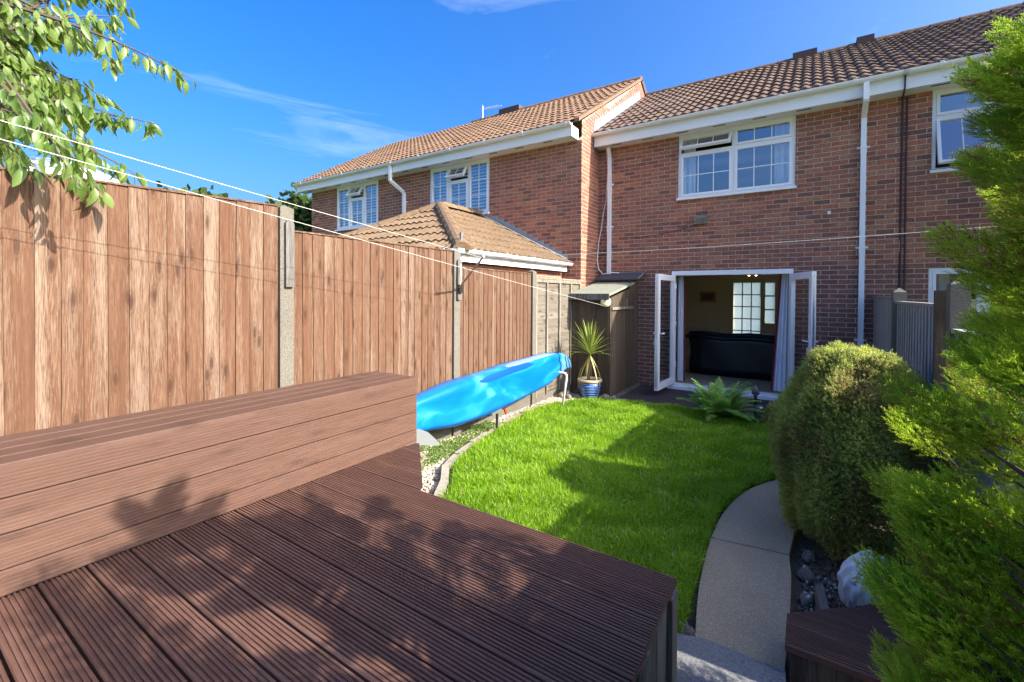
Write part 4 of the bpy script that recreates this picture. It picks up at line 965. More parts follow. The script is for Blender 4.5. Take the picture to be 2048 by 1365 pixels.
def hull_strip(name, mat, y0, y1, j0, j1, off):
    m = MB(); n = 26; k = j1-j0+1
    for i in range(n+1):
        f = i/n; y = y0+(y1-y0)*f; q = [float(np.interp(y, ys, [r_[c_] for r_ in KS])) for c_ in (1, 2, 3)]; ring = kring(y, *q); e = min(1, 6*f, 6*(1-f))**.5
        for j in range(j0, j1+1):
            a = ring[j % nr]; mid = ring[((j0+j1)//2) % nr]; m.v.append((a[0]+off, y, mid[2]+(a[2]-mid[2])*e))
    for i in range(n):
        for j in range(k-1): a = i*k+j; m.f.append((a, a+1, a+k+1, a+k))
    m.build(name, mat, ky, True)
hull_strip('moulded_recess', 'kayak_dark', 3.95, 5.15, 2, 4, .004)
hull_strip('top_highlight', 'kayak_highlight', 4.5, 5.85, 4, 6, .005)  # highlight along the upper hull, painted as a pale lilac strip
hull_strip('lower_seam', 'kayak_dark', 3.0, 5.7, 20, 21, .003)
for y in (5.95, 6.2, 6.33):
    q = [float(np.interp(y, ys, [k[i] for k in KS])) for i in (1, 2, 3)]
    MB().tube([(p[0]+(.006 if p[0] > -3.17 else -.006), p[1]+.04*sin(j*.5), q[0]+(p[2]-q[0])*1.035) for j, p in enumerate(kring(y, *q)[-6:]+kring(y, *q)[:7])], .0055, 5).build('bungee_cord', 'plastic_black', ky)
rg = KI[4]; MB().obox((-3.06, 4.3, .30), (.015, 0, 0), (0, .10, .01), (0, 0, .015)).build('scupper_strip', 'steel', ky)
MB().tube([(-3.06, 4.48, .30), (-3.05, 4.5, .24)], .018, 6).build('toggle', 'plastic_red', ky)
stn = thing('kayak_stand', 'black foot of a kayak stand below the blue hull', 'stand', (-3.13, 4.45, 0))
MB().tube([(-3.13, 4.42, .32), (-3.13, 4.42, .03)], .016, 8).build('leg', 'plastic_black', stn); MB().tube([(-3.25, 4.40, .02), (-3.05, 4.46, .02)], .014, 8).build('foot', 'plastic_black', stn)
hk = tag(MB().tube([(-3.02, 5.93, -.02), (-2.955, 5.93, .46), (-2.955, 5.93, .50), (-2.965, 5.925, .525), (-3.0, 5.92, .535), (-3.3, 5.9, .535)], .016, 10).build('support_pipe', 'white_plastic', None, True), 'white bent pipe propping up the pointed end of the kayak', 'pipe')
pb = MB(); pb.extrude([(2.80, .44), (2.98, .44), (3.10, .38), (3.20, .29), (3.27, .205), (3.15, .235), (2.98, .29), (2.80, .33)], lambda a, b, t_: (t_, a, b), -3.012, -2.998)
bl = tag(pb.build('paddle', 'metal_grey'), 'pale grey paddle blade sticking out below the blue hull', 'paddle'); bl.data.materials[0] = simple('blade_grey', (.15, .16, .165), .5, .1, 8)
MB().tube([(-3.005, 2.3, .36), (-3.005, 2.8, .385)], .016, 8).build('shaft', 'metal_grey', bl)

# ------------------------------------------------------------------ deck and bench
DZ = .46
def grooved(w, h, n, gd=.0035, cham=.004):
    pts = [(0, 0), (w, 0), (w, h-cham), (w-cham, h)]; m = .008; st = (w-2*m)/n
    for i in range(n):
        r = w-m-i*st; pts += [(r-st*.24, h), (r-st*.32, h-gd), (r-st*.68, h-gd), (r-st*.76, h)]
    return pts+[(cham, h), (0, h-cham)]
deck = thing('deck', 'raised dark brown deck of grooved boards beside the lawn', 'deck', (-1.6, .8, .1))
PITCH = .157; i = 0; y = 2.665-PITCH
while y > -1.3:
    prof = grooved(.1475, .028, 8, .0065); j = random.uniform(-.0015, .0015)
    xr = (lambda yy: -.47+.025*(2.06-yy)+random.uniform(-.003, .003))
    yb = y
    if y+.1475 > 2.075:
        end = lambda a, b, yb=yb: -2.035-(max(yb+a, 2.06)-2.06)*1.055
    else:
        e = xr(y+.07); end = lambda a, b, e=e: e
    m = MB(); m.extrude(prof, lambda a, b, t_: (t_, yb+a, DZ-.028+b+j), -2.705, end); m.build('board', 'deck_wood', deck)
    y -= PITCH
DM = MB().box(-2.68, -.52, 2.0, 2.04, .08, DZ-.03).build('joist', 'old_timber', deck)
for yy in (1.4, .8, .2): MB().box(-2.68, -.52, yy, yy+.045, .1, DZ-.031).build('joist', 'old_timber', deck)
for yy in (1.95, 1.55, 1.1): MB().box(-.545, -.455, yy-.045, yy+.045, -.05, DZ-.032).build('post', 'old_timber', deck)
for k in range(5): MB().box(-.50, -.475, 1.32+k*.145, 1.455+k*.145, .0, .425).build('side_board', 'old_timber', deck)
bench = thing('deck_bench', 'long brown grooved-board bench box standing on the deck by the fence', 'bench', (-2.96, 1.0, DZ))
YB0, YB1, XB0, XB1, ZB = -.9, 2.66, -3.225, -2.70, 1.0
for i, (z0, z1) in enumerate(((DZ+.002, .565), (.570, .7105), (.7155, .856), (.861, .972))):
    h = z1-z0; n = max(4, int(h/.0175)); prof = grooved(h, .026, n, .002, .003)
    m = MB(); m.extrude(prof, lambda a, b, t_: (XB1-.026+b, t_, z0+a), YB0, YB1); m.build('front_board', 'bench_wood', bench)
    m = MB(); m.box(XB0, XB1-.027, YB1-.026, YB1-.002, z0, z1); m.build('end_board', 'bench_wood', bench)
for i in range(4):
    x0 = XB0+i*.1325; m = MB(); m.extrude([(0, 0), (.1275, 0), (.1275, .024), (.1245, .028), (.003, .028), (0, .024)], lambda a, b, t_: (x0+a+(.0 if i < 3 else 0), t_, ZB-.028+b), YB0, YB1+.004); m.build('top_board', 'bench_wood', bench)
# the smaller deck step to the right of the path
sd = thing('deck_step', 'small dark brown grooved deck step between path and conifer', 'step', (.3, 2.4, 0))
for i in range(4):
    prof = grooved(.1435, .028, 8, .0065); y0 = 2.245+.150*i
    lf = lambda a, b, y0=y0: -.068+max(0, y0+a-2.47)*1.12
    m = MB(); m.extrude(prof, lambda a, b, t_: (t_, y0+a, .172+b), lf, .80); m.build('board', 'deck_wood', sd)
MB().box(-.05, .80, 2.262, 2.29, -.02, .170).build('riser', 'shed_wood', sd)
MB().box(-.05, -.02, 2.291, 2.46, -.02, .170).build('side_board', 'shed_wood', sd)

# ------------------------------------------------------------------ right boundary fence
XR = .85
def rpost(y, zt, w, label, mat='post_concrete', cap=True, dx=0):
    m = MB().box(XR-w/2+dx, XR+w/2+dx, y-w/2, y+w/2, -.1, zt)
    if cap:
        k = len(m.v); m.v += [(XR-w/2+dx, y-w/2, zt+.0005), (XR+w/2+dx, y-w/2, zt+.0005), (XR+w/2+dx, y+w/2, zt+.0005), (XR-w/2+dx, y+w/2, zt+.0005), (XR+dx, y, zt+.05)]
        m.f += [(k, k+1, k+4), (k+1, k+2, k+4), (k+2, k+3, k+4), (k+3, k, k+4)]
    return tag(m.build('fence_post', mat), label, 'fence post')
rpost(6.62, 1.74, .12, 'concrete post with pointed cap between the two grey pale panels')
rpost(4.42, 1.74, .07, 'dark wet-looking timber post beside the bare concrete post', 'shed_wood', False, -.05)
rpost(4.22, 1.78, .10, 'tall bare concrete post beside the dark timber post')
def pales(y0, y1, zt, n, w, gap_mat, label):
    p = thing('pale_fence', label, 'fence', (XR, (y0+y1)/2, 0), 'grey pale fence panels on the right boundary')
    for i in range(n):
        y = y0+(i+.5)*(y1-y0)/n; MB().box(XR-.028, XR-.010, y-w/2, y+w/2, .02, zt-.03+random.uniform(-.004, .004)).build('pale', 'pale_grey', p)
    for z in (.35, 1.0, zt-.12): MB().box(XR-.009, XR+.03, y0, y1, z-.04, z+.04).build('rail', 'pale_grey', p)
    MB().box(XR-.045, XR+.035, y0, y1, zt-.028, zt).build('capping', 'pale_grey', p)
    MB().box(XR+.031, XR+.045, y0, y1, .02, zt-.04).build('backing', 'pale_grey', p)
pales(6.69, 8.70, 1.695, 20, .09, '', 'grey pale fence panel that meets the house wall by the downpipe')
pales(4.48, 6.55, 1.64, 16, .072, '', 'grey pale fence panel with wide gaps behind the round juniper')
pales(2.2, 4.16, 1.48, 14, .08, '', 'pale fence panel half hidden behind the feathery conifer')
pales(.15, 2.1, 1.56, 14, .08, '', 'pale fence panel behind the feathery conifer, next to the deck step')

# ------------------------------------------------------------------ plants
def twig_template(n, leaf, spread, lw):
    V, Fc = [], []
    for i in range(n):
        t_ = i/(n-1); a = i*2.4; d = np.array([cos(a), .0, sin(a)]); base = np.array([0, .05+.85*t_, 0]); L_ = leaf*(1-.45*t_)
        tip = base+d*spread*L_+np.array([0, L_, 0]); s = np.cross(d, [0, 1, 0])*lw
        k = len(V); V += [base-s, base+s, tip]; Fc.append((k, k+1, k+2))
    return np.array(V), np.array(Fc)
def sample_dirs(n): return unit(RNG.normal(size=(n, 3)))

def juniper(c, r, n, label, mat, name='juniper_bush', tw=.075, low_brown=True, tmpl=None):
    th = thing(name, label, 'bush', (c[0], c[1], 0)); c = np.array(c); r = np.array(r)
    tv, tf = twig_template(9, .34, .9, .06)
    d = sample_dirs(n); d[:, 2] = np.where(d[:, 2] < -.75, -d[:, 2], d[:, 2])
    lump = 1+.05*np.sin(d[:, 0]*7+1)*np.sin(d[:, 2]*6)+.04*np.sin(d[:, 1]*11+d[:, 2]*5)+.03*np.sin(d[:, 0]*17-d[:, 1]*9)
    f = RNG.uniform(.70, 1.0, n)**.5
    P = c+d*r*(lump*f)[:, None]
    P[:, 2] = np.maximum(P[:, 2], .03)
    dr = unit(d/r*.6+np.array([0, 0, .35])+RNG.normal(0, .45, (n, 3)))
    V, Fc = bake(tv, tf, frames(dr), P, RNG.uniform(.7, 1.3, n)*tw)
    patch = np.sin(P[:, 0]*9+2)*np.sin(P[:, 2]*8+P[:, 1]*5)+RNG.normal(0, .45, n)
    tone = np.clip(.55+.16*patch+RNG.normal(0, .1, n), .3, 1)
    dead = RNG.random(n) < np.clip(.06+.5*(patch < -.55), 0, 1)
    tone[dead] = RNG.uniform(0, .22, dead.sum())
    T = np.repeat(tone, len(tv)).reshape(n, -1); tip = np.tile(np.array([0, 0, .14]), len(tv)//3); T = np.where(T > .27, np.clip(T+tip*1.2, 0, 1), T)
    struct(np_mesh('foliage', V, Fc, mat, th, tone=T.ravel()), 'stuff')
    m = MB()
    for i in range(9):
        a = i*2.1; m.tube([(c[0], c[1], 0), (c[0]+r[0]*.4*cos(a), c[1]+r[1]*.4*sin(a), c[2]*.7), (c[0]+r[0]*.75*cos(a), c[1]+r[1]*.75*sin(a), c[2]*1.2)], [.03, .018, .006], 5)
    m.build('branches', 'bark', th)
juniper((.26, 3.85, .60), (.45, .52, .73), 62000, 'large rounded juniper bush with bright top and browned sides', 'juniper', tw=.040)
juniper((.50, 4.75, .50), (.33, .42, .60), 7000, 'low blue-green spreading juniper behind the rounded bush', 'juniper_blue', tw=.085)
juniper((-.28, 6.55, .08), (.2, .2, .22), 1400, 'small brownish heather clump beside the grey garden lantern', 'juniper', name='heather_clump', tw=.06)

def conifer(axis, plumes, label, n_twig=70, tw=.05, seed=0, mat='cypress', name='conifer'):
    """axis: list of points; plumes: (base z, azimuth, length, lift)"""
    rg = np.random.default_rng(seed); ax = np.array(axis, float)
    th = thing(name, label, 'conifer', (ax[0, 0], ax[0, 1], 0))
    MB().tube([tuple(p) for p in ax], [.05, .04, .025, .012][:len(ax)] if len(ax) <= 4 else .03, 7).build('trunk', 'bark', th)
    tv, tf = twig_template(16, .26, 1.0, .042)
    Ps, Ds, Ts, br = [], [], [], MB()
    for (z, az, ln, lift) in plumes:
        b = np.array([np.interp(z, ax[:, 2], ax[:, k]) for k in range(3)])
        d = unit(np.array([cos(az), sin(az), lift])); sd_ = unit(np.cross(d, [0, 0, 1])); up = np.cross(sd_, d)
        n = max(10, int(n_twig*(ln/.4)**1.2)); w_ = unit(rg.normal(size=(n, 3))); rr = rg.uniform(.35, 1, n)**.5
        hl = .05+ln*.30; hw = .07+.16*ln; lx, ly, lz = w_[:, 0]*rr, w_[:, 1]*rr, w_[:, 2]*rr
        t_ = np.clip((ln-hl+lx*hl)/ln, 0, 1.2)
        P = b+d*(ln-hl+lx*hl)[:, None]+np.array([0, 0, .18*ln])*(t_**2)[:, None]+sd_*(ly*hw*(1.1-.5*lx))[:, None]+up*(lz*hw*.6*(1.1-.5*lx))[:, None]
        D = d*(.45+.6*np.maximum(lx, 0))[:, None]+np.array([0, 0, .40])+sd_*(ly*1.0)[:, None]+up*(lz*.7)[:, None]+rg.normal(0, .30, (n, 3))
        base_t = rg.normal(.5, .12); tn = np.clip(base_t+rg.normal(0, .12, n), .1, 1); dd = rg.random(n) < .035; tn[dd] = 0
        Ps.append(P); Ds.append(D); Ts.append(tn)
        br.tube([tuple(b), tuple(b+d*ln*.5+np.array([0, 0, .06*ln])), tuple(b+d*ln*.85+np.array([0, 0, .16*ln]))], [.010, .006, .002], 4, False)
    P, D, T = np.concatenate(Ps), np.concatenate(Ds), np.concatenate(Ts); n = len(P)
    V, Fc = bake(tv, tf, frames(D), P, rg.uniform(.65, 1.35, n)*tw)
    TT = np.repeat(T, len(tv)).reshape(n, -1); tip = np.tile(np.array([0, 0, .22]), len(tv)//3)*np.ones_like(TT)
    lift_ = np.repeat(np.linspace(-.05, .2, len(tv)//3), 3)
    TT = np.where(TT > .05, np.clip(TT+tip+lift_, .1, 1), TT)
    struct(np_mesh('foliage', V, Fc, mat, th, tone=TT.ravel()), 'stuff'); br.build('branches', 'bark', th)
    return th
def plume_set(n, z0, z1, rad, seed, az0=0, az1=2*pi, lift=(.25, .75)):
    rg = np.random.default_rng(seed); out = []
    for i in range(n):
        z = z0+(z1-z0)*(i+rg.random())/n; out.append((z, rg.uniform(az0, az1), rad(z)*rg.uniform(.72, 1.12), rg.uniform(*lift)))
    return out
def in_poly(x, y, P):
    c = False; j = len(P)-1
    for i in range(len(P)):
        if (P[i][1] > y) != (P[j][1] > y) and x < (P[j][0]-P[i][0])*(y-P[i][1])/(P[j][1]-P[i][1])+P[i][0]: c = not c
        j = i
    return c
def pad_conifer():
    """bright conifer built from many flattened sprays (pads) carried on branches"""
    rg = np.random.default_rng(21); ax = np.array([(.60, 1.14, 0), (.60, 1.13, .8), (.58, 1.12, 1.7), (.56, 1.06, 2.60)])
    th = thing('conifer', 'yellow-green feathery conifer rising beside the deck step', 'conifer', (.60, 1.14, 0))
    MB().tube([tuple(p) for p in ax], [.05, .04, .025, .012], 7).build('trunk', 'bark', th)
    OUT = [(2048, 60), (2010, 110), (1950, 180), (1905, 250), (1895, 300), (1930, 380), (1955, 450), (1885, 490), (1890, 545), (1960, 590), (1960, 625), (1855, 660), (1880, 730), (1900, 775), (1790, 800), (1765, 850), (1800, 920), (1880, 960), (1860, 985),
           (1770, 1000), (1765, 1090), (1790, 1150), (1780, 1190), (1725, 1240), (1760, 1290), (1790, 1420), (2250, 1500), (2300, 60)]
    pads = []
    while len(pads) < 165:
        x, y = rg.uniform(1700, 2230), rg.uniform(60, 1480)
        if not in_poly(x-(48 if y > 740 else 60)+rg.uniform(-14, 0), y, OUT): continue
        dep = rg.uniform(.86, 1.02) if rg.random() < .6 else rg.uniform(1.0, 1.25)
        p = np.array(ray_pt(x, y, dep)); pads.append((p, rg.uniform(.034, .072), 1.))
    for i in range(75):                                              # the sides turned away from the deck
        z = rg.uniform(.2, 2.5); r = float(np.interp(z, [0, .6, 1.2, 1.8, 2.3, 2.6], [.42, .5, .45, .38, .22, .05]))*rg.uniform(.55, 1); a = rg.uniform(-2.0, 2.4)
        c = np.array([np.interp(z, ax[:, 2], ax[:, k]) for k in range(3)]); pads.append((c+np.array([cos(a)*r, sin(a)*r, .05]), rg.uniform(.07, .12), .35))
    for (x, y, z) in ((.50, 1.10, 2.42), (.54, 1.08, 2.56), (.56, 1.07, 2.66), (.48, .98, 2.5), (.5, .93, 2.58), (.5, 1.2, 2.28), (.55, 1.22, 2.2), (.52, 1.02, 2.36), (.6, 1.3, 2.05)): pads.append((np.array([x, y, z]), .055, .6))
    tv, tf = twig_template(14, .27, 1.0, .045); Ps, Ds, Ts, Ss = [], [], [], []; br = MB()
    for (p, R_, q) in pads:
        z0 = max(.05, p[2]-.32*np.hypot(p[0]-.6, p[1]-1.13)-.05); b_ = np.array([np.interp(z0, ax[:, 2], ax[:, k]) for k in range(3)]); out = p-b_; out[2] = 0; out = unit(out); sd_ = np.array([-out[1], out[0], 0]); up = np.array([0, 0, 1.])
        n = int(620*q*(R_/.075)**2); w = unit(rg.normal(size=(n, 3))); rr = rg.uniform(.30, 1, n)**.6
        lx, ly, lz = w[:, 0]*rr, w[:, 1]*rr, w[:, 2]*rr
        tilt = out*.9+up*.45; tilt = unit(tilt); nn = np.cross(sd_, tilt)*-1
        Ps.append(p+tilt*(lx*R_*1.5)[:, None]+sd_*(ly*R_*1.05)[:, None]+up*(lz*R_*.62)[:, None])
        Ds.append(tilt*(.7+.5*lx)[:, None]+sd_*(ly*.9)[:, None]+up*(.35+.5*lz)[:, None]+rg.normal(0, .28, (n, 3)))
        bt = rg.normal(.46, .2); t_ = np.clip(bt+rg.normal(0, .12, n), .1, 1); t_[rg.random(n) < (.22 if rg.random() < .12 else .03)] = 0; Ts.append(t_); Ss.append(rg.uniform(.6, 1.3, n)*(.025 if q == 1 else .045))
        m = b_*.5+p*.5-np.array([0, 0, .03]); br.tube([tuple(b_), tuple(m+rg.normal(0, .02, 3)), tuple(p)], [.006, .004, .002], 4, False)
    P, D, T, S = map(np.concatenate, (Ps, Ds, Ts, Ss)); n = len(P)
    V, Fc = bake(tv, tf, frames(D), P, S)
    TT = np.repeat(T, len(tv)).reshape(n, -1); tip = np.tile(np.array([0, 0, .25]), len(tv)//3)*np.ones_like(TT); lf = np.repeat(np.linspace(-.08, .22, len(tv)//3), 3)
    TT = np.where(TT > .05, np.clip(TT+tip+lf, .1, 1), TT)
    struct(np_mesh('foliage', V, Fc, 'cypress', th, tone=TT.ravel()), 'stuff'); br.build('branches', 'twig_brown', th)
def ray_pt(x, y, t_):
    d = RC.T @ np.array([(x-1024)/F_PX, (y-PP_Y)/F_PX, 1]); return Vector(np.array(CAM)+d*t_)
pad_conifer()
radB = lambda z: float(np.interp(z, [0, .6, 1.3, 1.8, 2.5], [.35, .42, .36, .28, .1]))
conifer([(.80, .68, 0), (.80, .68, .9), (.78, .66, 1.8), (.74, .64, 2.62)], plume_set(90, .3, 2.58, radB, 8), 'feathery conifer behind the deck edge, next to its taller twin', 110, .055, 9)
conifer([(.82, .18, 0), (.82, .18, .9), (.80, .17, 1.8), (.78, .16, 2.5)], plume_set(80, .3, 2.45, radB, 28), 'feathery conifer beside the near corner of the deck', 100, .055, 29)
radC = lambda z: float(np.interp(z, [0, .6, 1.2, 1.8], [.22, .26, .22, .10]))
conifer([(.74, 1.95, 0), (.74, 1.95, .6), (.73, 1.93, 1.2), (.72, 1.92, 1.78)], plume_set(70, .15, 1.74, radC, 14), 'small dark conifer squeezed between the fence and its bright neighbour', 110, .05, 15)

# fern
fn = thing('fern', 'arching green fern growing at the patio edge in front of the doors', 'fern', (-1.0, 6.62, 0))
Vs, Fs, Tn = [], [], []; k = 0
for i in range(96):
    az = 2*pi*i/96*1.0+random.uniform(-.15, .15)+i*2.4; ln = random.uniform(.30, .68); el = random.uniform(.55, 1.5); tone = random.random()
    pts = []; p = np.array([-1.0+.05*cos(az), 6.62+.05*sin(az), .02]); n = 22
    for j in range(n+1):
        pts.append(p.copy()); e = el-1.1*(j/n)**1.5; p = p+ln/n*np.array([cos(az)*cos(e), sin(az)*cos(e), sin(e)])
    sdv = np.array([-sin(az), cos(az), 0])
    for j in range(2, n):
        fr = j/n; wl = .14*sin(pi*min(1, fr*.85+.12))*(1.15-fr*.55)*ln/.65; fwd = unit(pts[j+1]-pts[j]); upv = np.cross(fwd, sdv)
        for s in (-1, 1):
            b = pts[j]; o = sdv*s*wl+fwd*wl*.25-upv*s*0+np.array([0, 0, -.015]); hw = fwd*ln/n*.42
            Vs += [b-hw*.8, b+hw*.8, b+o*.6+hw*.75, b+o, b+o*.6-hw*.75]; Fs += [(k, k+1, k+2), (k, k+2, k+4), (k+4, k+2, k+3)]; k += 5; Tn += [tone]*5
    Vs += [pts[0]-sdv*.004, pts[0]+sdv*.004, pts[n]]; Fs.append((k, k+1, k+2)); k += 3; Tn += [.3]*3
struct(np_mesh('fronds', Vs, Fs, 'fern', fn, tone=Tn), 'stuff')
lt = thing('garden_lantern', 'dark grey garden lantern post standing beside the fern', 'lantern', (-.52, 6.55, 0))
MB().lathe([(.055, -.02), (.06, .0), (.05, .12), (.058, .2), (.066, .24), (.066, .27), (.03, .28)], (-.52, 6.55, 0), 14).build('body', 'lantern_grey', lt, True)
MB().lathe([(.02, .27), (.02, .40), (.05, .42), (.035, .48), (.01, .53)], (-.56, 6.57, 0), 10).build('finial', 'lantern_grey', lt, True)

# blue pot with cordyline
PX, PY = -2.93, 6.72
pot = thing('plant_pot', 'blue glazed pot with cream rim in front of the shed', 'pot', (PX, PY, 0))
MB().lathe([(.115, -.01), (.125, 0), (.15, .10), (.168, .20), (.178, .285), (.165, .285), (.15, .2)], (PX, PY, 0), 32, False).build('body', 'pot_blue', pot, True)
MB().lathe([(.178, .286), (.196, .295), (.198, .325), (.185, .335), (.165, .325), (.163, .29)], (PX, PY, 0), 32, False).build('rim', 'pot_rim', pot, True)
MB().lathe([(.0, .272), (.166, .275)], (PX, PY, 0), 24, False).build('compost', 'soil', pot)
cor = thing('cordyline', 'spiky yellow-green cordyline growing in the blue pot', 'plant', (PX, PY, .27))
MB().tube([(PX-.03, PY, .27), (PX-.01, PY, .5), (PX+.0, PY, .74)], [.028, .02, .018], 8).build('trunk', 'bark', cor)
Vs, Fs, Tn = [], [], []; k = 0
for i in range(74):
    az = i*2.4; dry = i < 9; el = -1.0 if dry else (1.5-1.55*((i-9)/65)**.9 if True else 0); el = el if dry else 1.45-((74-i)/65)**1.2*1.35
    ln = random.uniform(.42, .60); b = np.array([PX, PY, .72+.05*(i/74)]); n = 6; tone = 1. if dry else random.uniform(.15, .75); w = .011
    pts = []; p = b.copy()
    for j in range(n+1):
        pts.append(p.copy()); e = el-(.15 if el > .9 else .75)*(j/n)**2; p = p+ln/n*np.array([cos(az)*cos(e), sin(az)*cos(e), sin(e)])
    sdv = np.array([-sin(az), cos(az), 0])
    for j in range(n+1): ww = w*(.65+.6*sin(pi*min(1, j/n*.9+.1)))*(1-(j/n)**3); Vs += [pts[j]-sdv*ww, pts[j]+sdv*ww]; Tn += [tone]*2
    for j in range(n): a = k+2*j; Fs.append((a, a+1, a+3, a+2))
    k += 2*(n+1)
for li in range(74):
    mb = MB(); s0 = li*14; mb.v = [tuple(v) for v in Vs[s0:s0+14]]; mb.f = [tuple(q-0 for q in (2*j, 2*j+1, 2*j+3, 2*j+2)) for j in range(6)]
    o = mb.build('leaf', 'cordyline', cor, fix=False); at = o.data.attributes.new('tone', 'FLOAT', 'POINT'); at.data.foreach_set('value', [Tn[s0]]*14)
tag(MB().obox((-3.20, 6.98, .16), (.055, .02, 0), (-.01, .03, 0), (0, .01, .08)).build('clay_tile', 'terracotta'), 'broken terracotta tile leaning against the shed', 'tile')

# plastic bag in the bed
bgm = bmesh.new(); bmesh.ops.create_icosphere(bgm, subdivisions=5, radius=1)
for v in bgm.verts:
    x, y, z = v.co; th_ = math.atan2(y, x); r_ = sqrt(x*x+y*y)
    pl = 1+.07*sin(6*th_+2.5*z)*(.4+.6*max(z, 0))+.045*sin(13*th_-4*z+1)+.03*sin(21*th_+9*z)+.05*sin(5*z+2*th_)
    zz = z*.20*(1+.08*sin(3*th_))
    r_ = (r_**.55)*(.112-.035*max(z, 0)-.02*max(-z, 0))*pl
    v.co = Vector((r_*cos(th_)*1.05-.03*z, r_*sin(th_)*.8, zz+.006*sin(9*th_)))
bme = bpy.data.meshes.new('plastic_bag'); bgm.to_mesh(bme); bgm.free(); bme.materials.append(MATS['bag_plastic'])
for p in bme.polygons: p.use_smooth = True
bag = link('plastic_bag', bme); tag(bag, 'crumpled white plastic sack with faded lettering lying in the soil bed', 'bag')
bag.matrix_world = Matrix.Translation((.27, 3.03, .15)) @ Matrix.Rotation(radians(20), 4, 'Y') @ Matrix.Rotation(radians(15), 4, 'X')
fc = bpy.data.curves.new('lettering', 'FONT'); fc.body = 'FARM'; fc.size = .048; fc.extrude = .001; fc.materials.append(MATS['bag_ink'])
fo = bpy.data.objects.new('lettering', fc); COL.objects.link(fo)
bpy.context.view_layer.update(); fme = bpy.data.meshes.new_from_object(fo.evaluated_get(bpy.context.evaluated_depsgraph_get())); COL.objects.unlink(fo); bpy.data.objects.remove(fo)
lt_ = bpy.data.objects.new('lettering', fme); COL.objects.link(lt_); lt_.parent = bag
# wrap the letters on the sack's camera side, reading downwards
cen = Vector((0, 0, 0)); from mathutils.bvhtree import BVHTree
bv = BVHTree.FromPolygons([v.co[:] for v in bme.vertices], [p.vertices[:] for p in bme.polygons])
lm = Matrix.Translation((.27, 3.03, .15)) @ Matrix.Rotation(radians(20), 4, 'Y') @ Matrix.Rotation(radians(15), 4, 'X'); inv = lm.inverted()
vd = (inv.to_3x3() @ Vector((0, 1, -.3))).normalized()
for v in fme.vertices:
    lx, ly = v.co.x, v.co.y; p0 = Vector((-.070+ly*.8+.15*lx*0, 0, .10-lx)); h = bv.ray_cast(p0-vd*.5, vd)
    v.co = (h[0]-vd*.002) if h[0] is not None else p0

# ------------------------------------------------------------------ cherry tree overhanging the fence
ct = thing('cherry_tree', 'leafy tree with drooping serrated leaves overhanging the tall fence panel', 'tree', (-4.35, .25, -.2))
MB().tube([(-4.35, .25, -.2), (-4.33, .28, 1.2), (-4.25, .3, 2.4), (-4.1, .35, 3.6)], [.09, .075, .06, .03], 8).build('trunk', 'bark', ct)
def leaf_mesh(seed):
    rg = random.Random(seed); n = 7; m = MB(); cur = rg.uniform(.3, .9); fold = rg.uniform(.25, .6); tw = rg.uniform(-.3, .3)
    for i in range(n+1):
        t_ = i/n; w = .185*sin(pi*min(1, t_**.75*.97+.02))*(1-.2*t_)+.004; y = t_*cos(cur*t_*.6); z = -cur*.45*t_*t_; a = tw*t_
        for s in (-1, 0, 1): m.v.append((s*w*cos(a), y, z+abs(s)*w*fold+s*w*sin(a)))
    for i in range(n):
        for j in range(2): a = 3*i+j; m.f.append((a, a+1, a+4, a+3))
    m.v += [(-.008, 0, 0), (.008, 0, 0), (.008, -.18, .03), (-.008, -.18, .03)]; k = len(m.v)-4; m.f.append((k, k+1, k+2, k+3))
    return m.mesh('leaf', 'cherry_leaf', True)
LM = [leaf_mesh(s) for s in range(7)]
leaves = []
def ray_pt(x, y, t_):
    d = RC.T @ np.array([(x-1024)/F_PX, (y-PP_Y)/F_PX, 1]); return Vector(np.array(CAM)+d*t_)
# branch tips: start, end (world), leaves
TIPS = [(385, 160, 3.1, 20), (318, 250, 2.95, 22), (235, 125, 3.2, 26), (240, 235, 2.85, 26), (272, 350, 2.8, 26), (208, 392, 2.55, 26), (158, 372, 2.22, 20), (130, 300, 2.25, 24), (55, 335, 2.3, 24), (90, 205, 2.7, 30), (40, 125, 2.8, 30),
        (175, 65, 3.2, 28), (245, 35, 3.3, 28), (110, 45, 3.0, 30), (30, 35, 2.9, 30), (15, 225, 2.6, 28), (150, 175, 3.0, 30), (195, 305, 3.2, 26), (70, 265, 3.2, 30), (15, 305, 2.9, 28), (262, 8, 3.4, 22), (100, 125, 3.3, 30), (60, 80, 3.4, 30), (160, 240, 3.4, 28),
        (120, -60, 3.2, 26), (230, -50, 3.4, 26), (20, -50, 3.0, 26), (-80, 100, 2.7, 20), (-90, 250, 2.6, 20), (215, 200, 3.5, 22), (30, 175, 3.5, 26)]
BRS = [((-4.2, .3, random.Random(i).uniform(2.5, 3.6)), tuple(ray_pt(x, y, d)), n) for i, (x, y, d, n) in enumerate(TIPS)]
bm_ = MB(); rgc = random.Random(4)
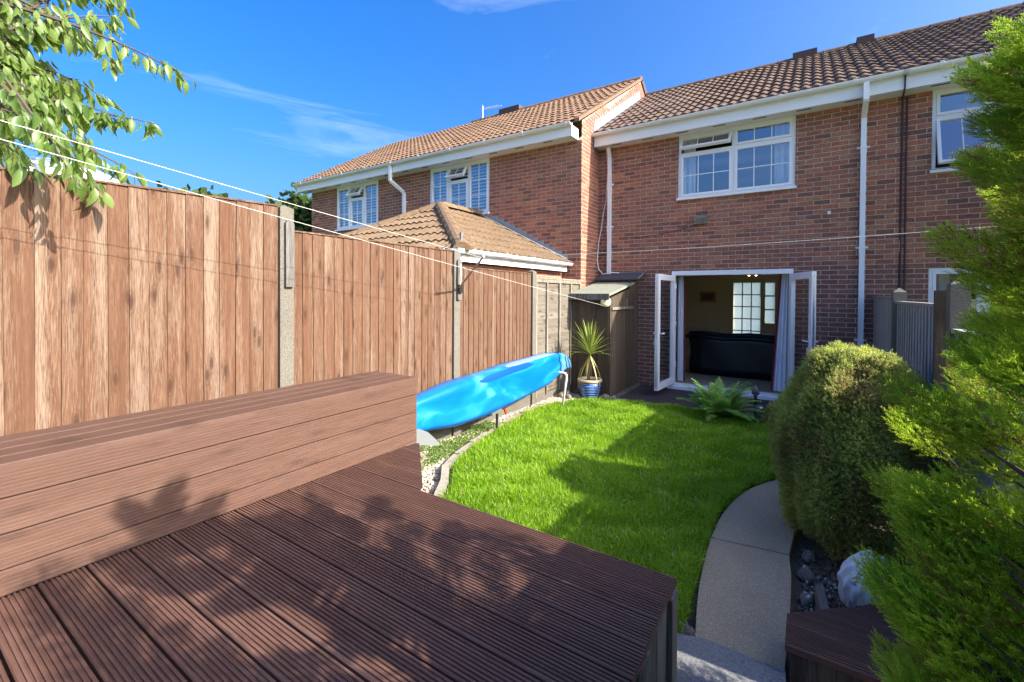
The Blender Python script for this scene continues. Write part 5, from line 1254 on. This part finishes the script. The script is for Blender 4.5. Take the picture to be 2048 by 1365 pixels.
for (a, b, n) in BRS:
    a, b = Vector(a), Vector(b); mid = a.lerp(b, .55)+Vector((0, 0, .16)); pts = []
    for i in range(9):
        t_ = i/8; pts.append((1-t_)**2*a+2*t_*(1-t_)*mid+t_*t_*b)
    bm_.tube([tuple(p) for p in pts], [.016-.0135*i/8 for i in range(9)], 5)
    for i in range(int(n*2.4)):
        t_ = .2+.8*(i/(n*2.4))**.8+rgc.uniform(-.02, .02); t_ = min(t_, 1.); p = (1-t_)**2*a+2*t_*(1-t_)*mid+t_*t_*b
        fw_ = (b-mid).normalized(); sd_ = Vector((rgc.gauss(0, 1), rgc.gauss(0, 1), rgc.gauss(-.3, .5))).normalized(); tw_ = rgc.uniform(.0, .16)*(1.15-t_)
        if tw_ > .06: bm_.tube([tuple(p), tuple(p+sd_*tw_)], [.004, .002], 4, False)
        d = (fw_*.30+sd_*.45+Vector((0, 0, -1.15+.25*rgc.random()))).normalized()
        leaves.append((p+sd_*(tw_+.015), d, rgc.uniform(.075, .13)))
bm_.build('branches', 'twig_brown', ct)
leaves.sort(key=lambda l: (0 if in_frame(l[0], 30) else 1, (l[0]-CAM).length))
def leaf_mat(p, d, s):
    u = d; r = Vector((rgc.gauss(0, 1), rgc.gauss(0, 1), rgc.gauss(.6, .6))); x = u.cross(r).normalized(); z = x.cross(u)
    return Matrix.Translation(p) @ Matrix((x, u, z)).transposed().to_4x4() @ Matrix.Scale(s, 4)
restb = MB()
for i, (p, d, s) in enumerate(leaves):
    M4 = leaf_mat(p, d, s); me = rgc.choice(LM)
    if i < 300: link('leaf', me, ct, mat4=M4)
    else:
        k = len(restb.v); restb.v += [tuple(M4 @ v.co) for v in me.vertices]; restb.f += [tuple(k+q for q in pl.vertices) for pl in me.polygons]
struct(restb.build('foliage', 'cherry_leaf', ct, True, False), 'stuff')

dome = thing('garden_dome', 'white rounded canopy top peeking over the fence below the leafy branches', 'canopy', (-4.9, .9, 0))
MB().lathe([(.62, 1.9), (.60, 2.25), (.52, 2.47), (.40, 2.60), (.22, 2.69), (.06, 2.72), (.0, 2.72)], (-4.95, .98, 0), 28, False).build('canopy', 'pale_dome', dome, True)
MB().lathe([(.04, 0), (.04, 2.3)], (-4.95, .98, -.2), 8).build('pole', 'steel', dome)

def far_tree(c, r, h, n, label, seed, tw=.2):
    th = thing('far_tree', label, 'tree', (c[0], c[1], -.25)); rg = np.random.default_rng(seed)
    MB().tube([(c[0], c[1], -.3), (c[0], c[1], h-r[2])], [.16, .09], 7).build('trunk', 'bark', th)
    cl = unit(rg.normal(size=(26, 3)))*rg.uniform(.4, .85, (26, 1))*np.array(r); idx = rg.integers(0, 26, n)
    P = np.array([c[0], c[1], h])+cl[idx]+rg.normal(0, 1, (n, 3))*np.array(r)*.17
    tv = np.array([(-.5, 0, 0), (.5, 0, 0), (.35, 1, .1), (-.35, 1, .1)], float); tf = np.array([(0, 1, 2, 3)])
    V, Fc = bake(tv, tf, frames(rg.normal(size=(n, 3))), P, rg.uniform(.6, 1.3, n)*tw)
    struct(np_mesh('crown', V, Fc, 'tree_far', th, tone=np.repeat(np.clip(rg.normal(.5, .2, n), 0, 1), 4)), 'stuff')
far_tree((-15.6, 9.0), (1.5, 1.4, 1.5), 3.7, 7000, 'dark green tree beside the far corner of the left house', 1)
far_tree((-19.5, 7.4), (1.9, 1.5, 1.0), 4.55, 5000, 'distant tree whose top shows just above the tall fence panel', 2)
far_tree((-18.5, 11.5), (1.8, 1.5, 1.4), 4.0, 5000, 'distant tree beyond the far corner of the left house roof', 3)
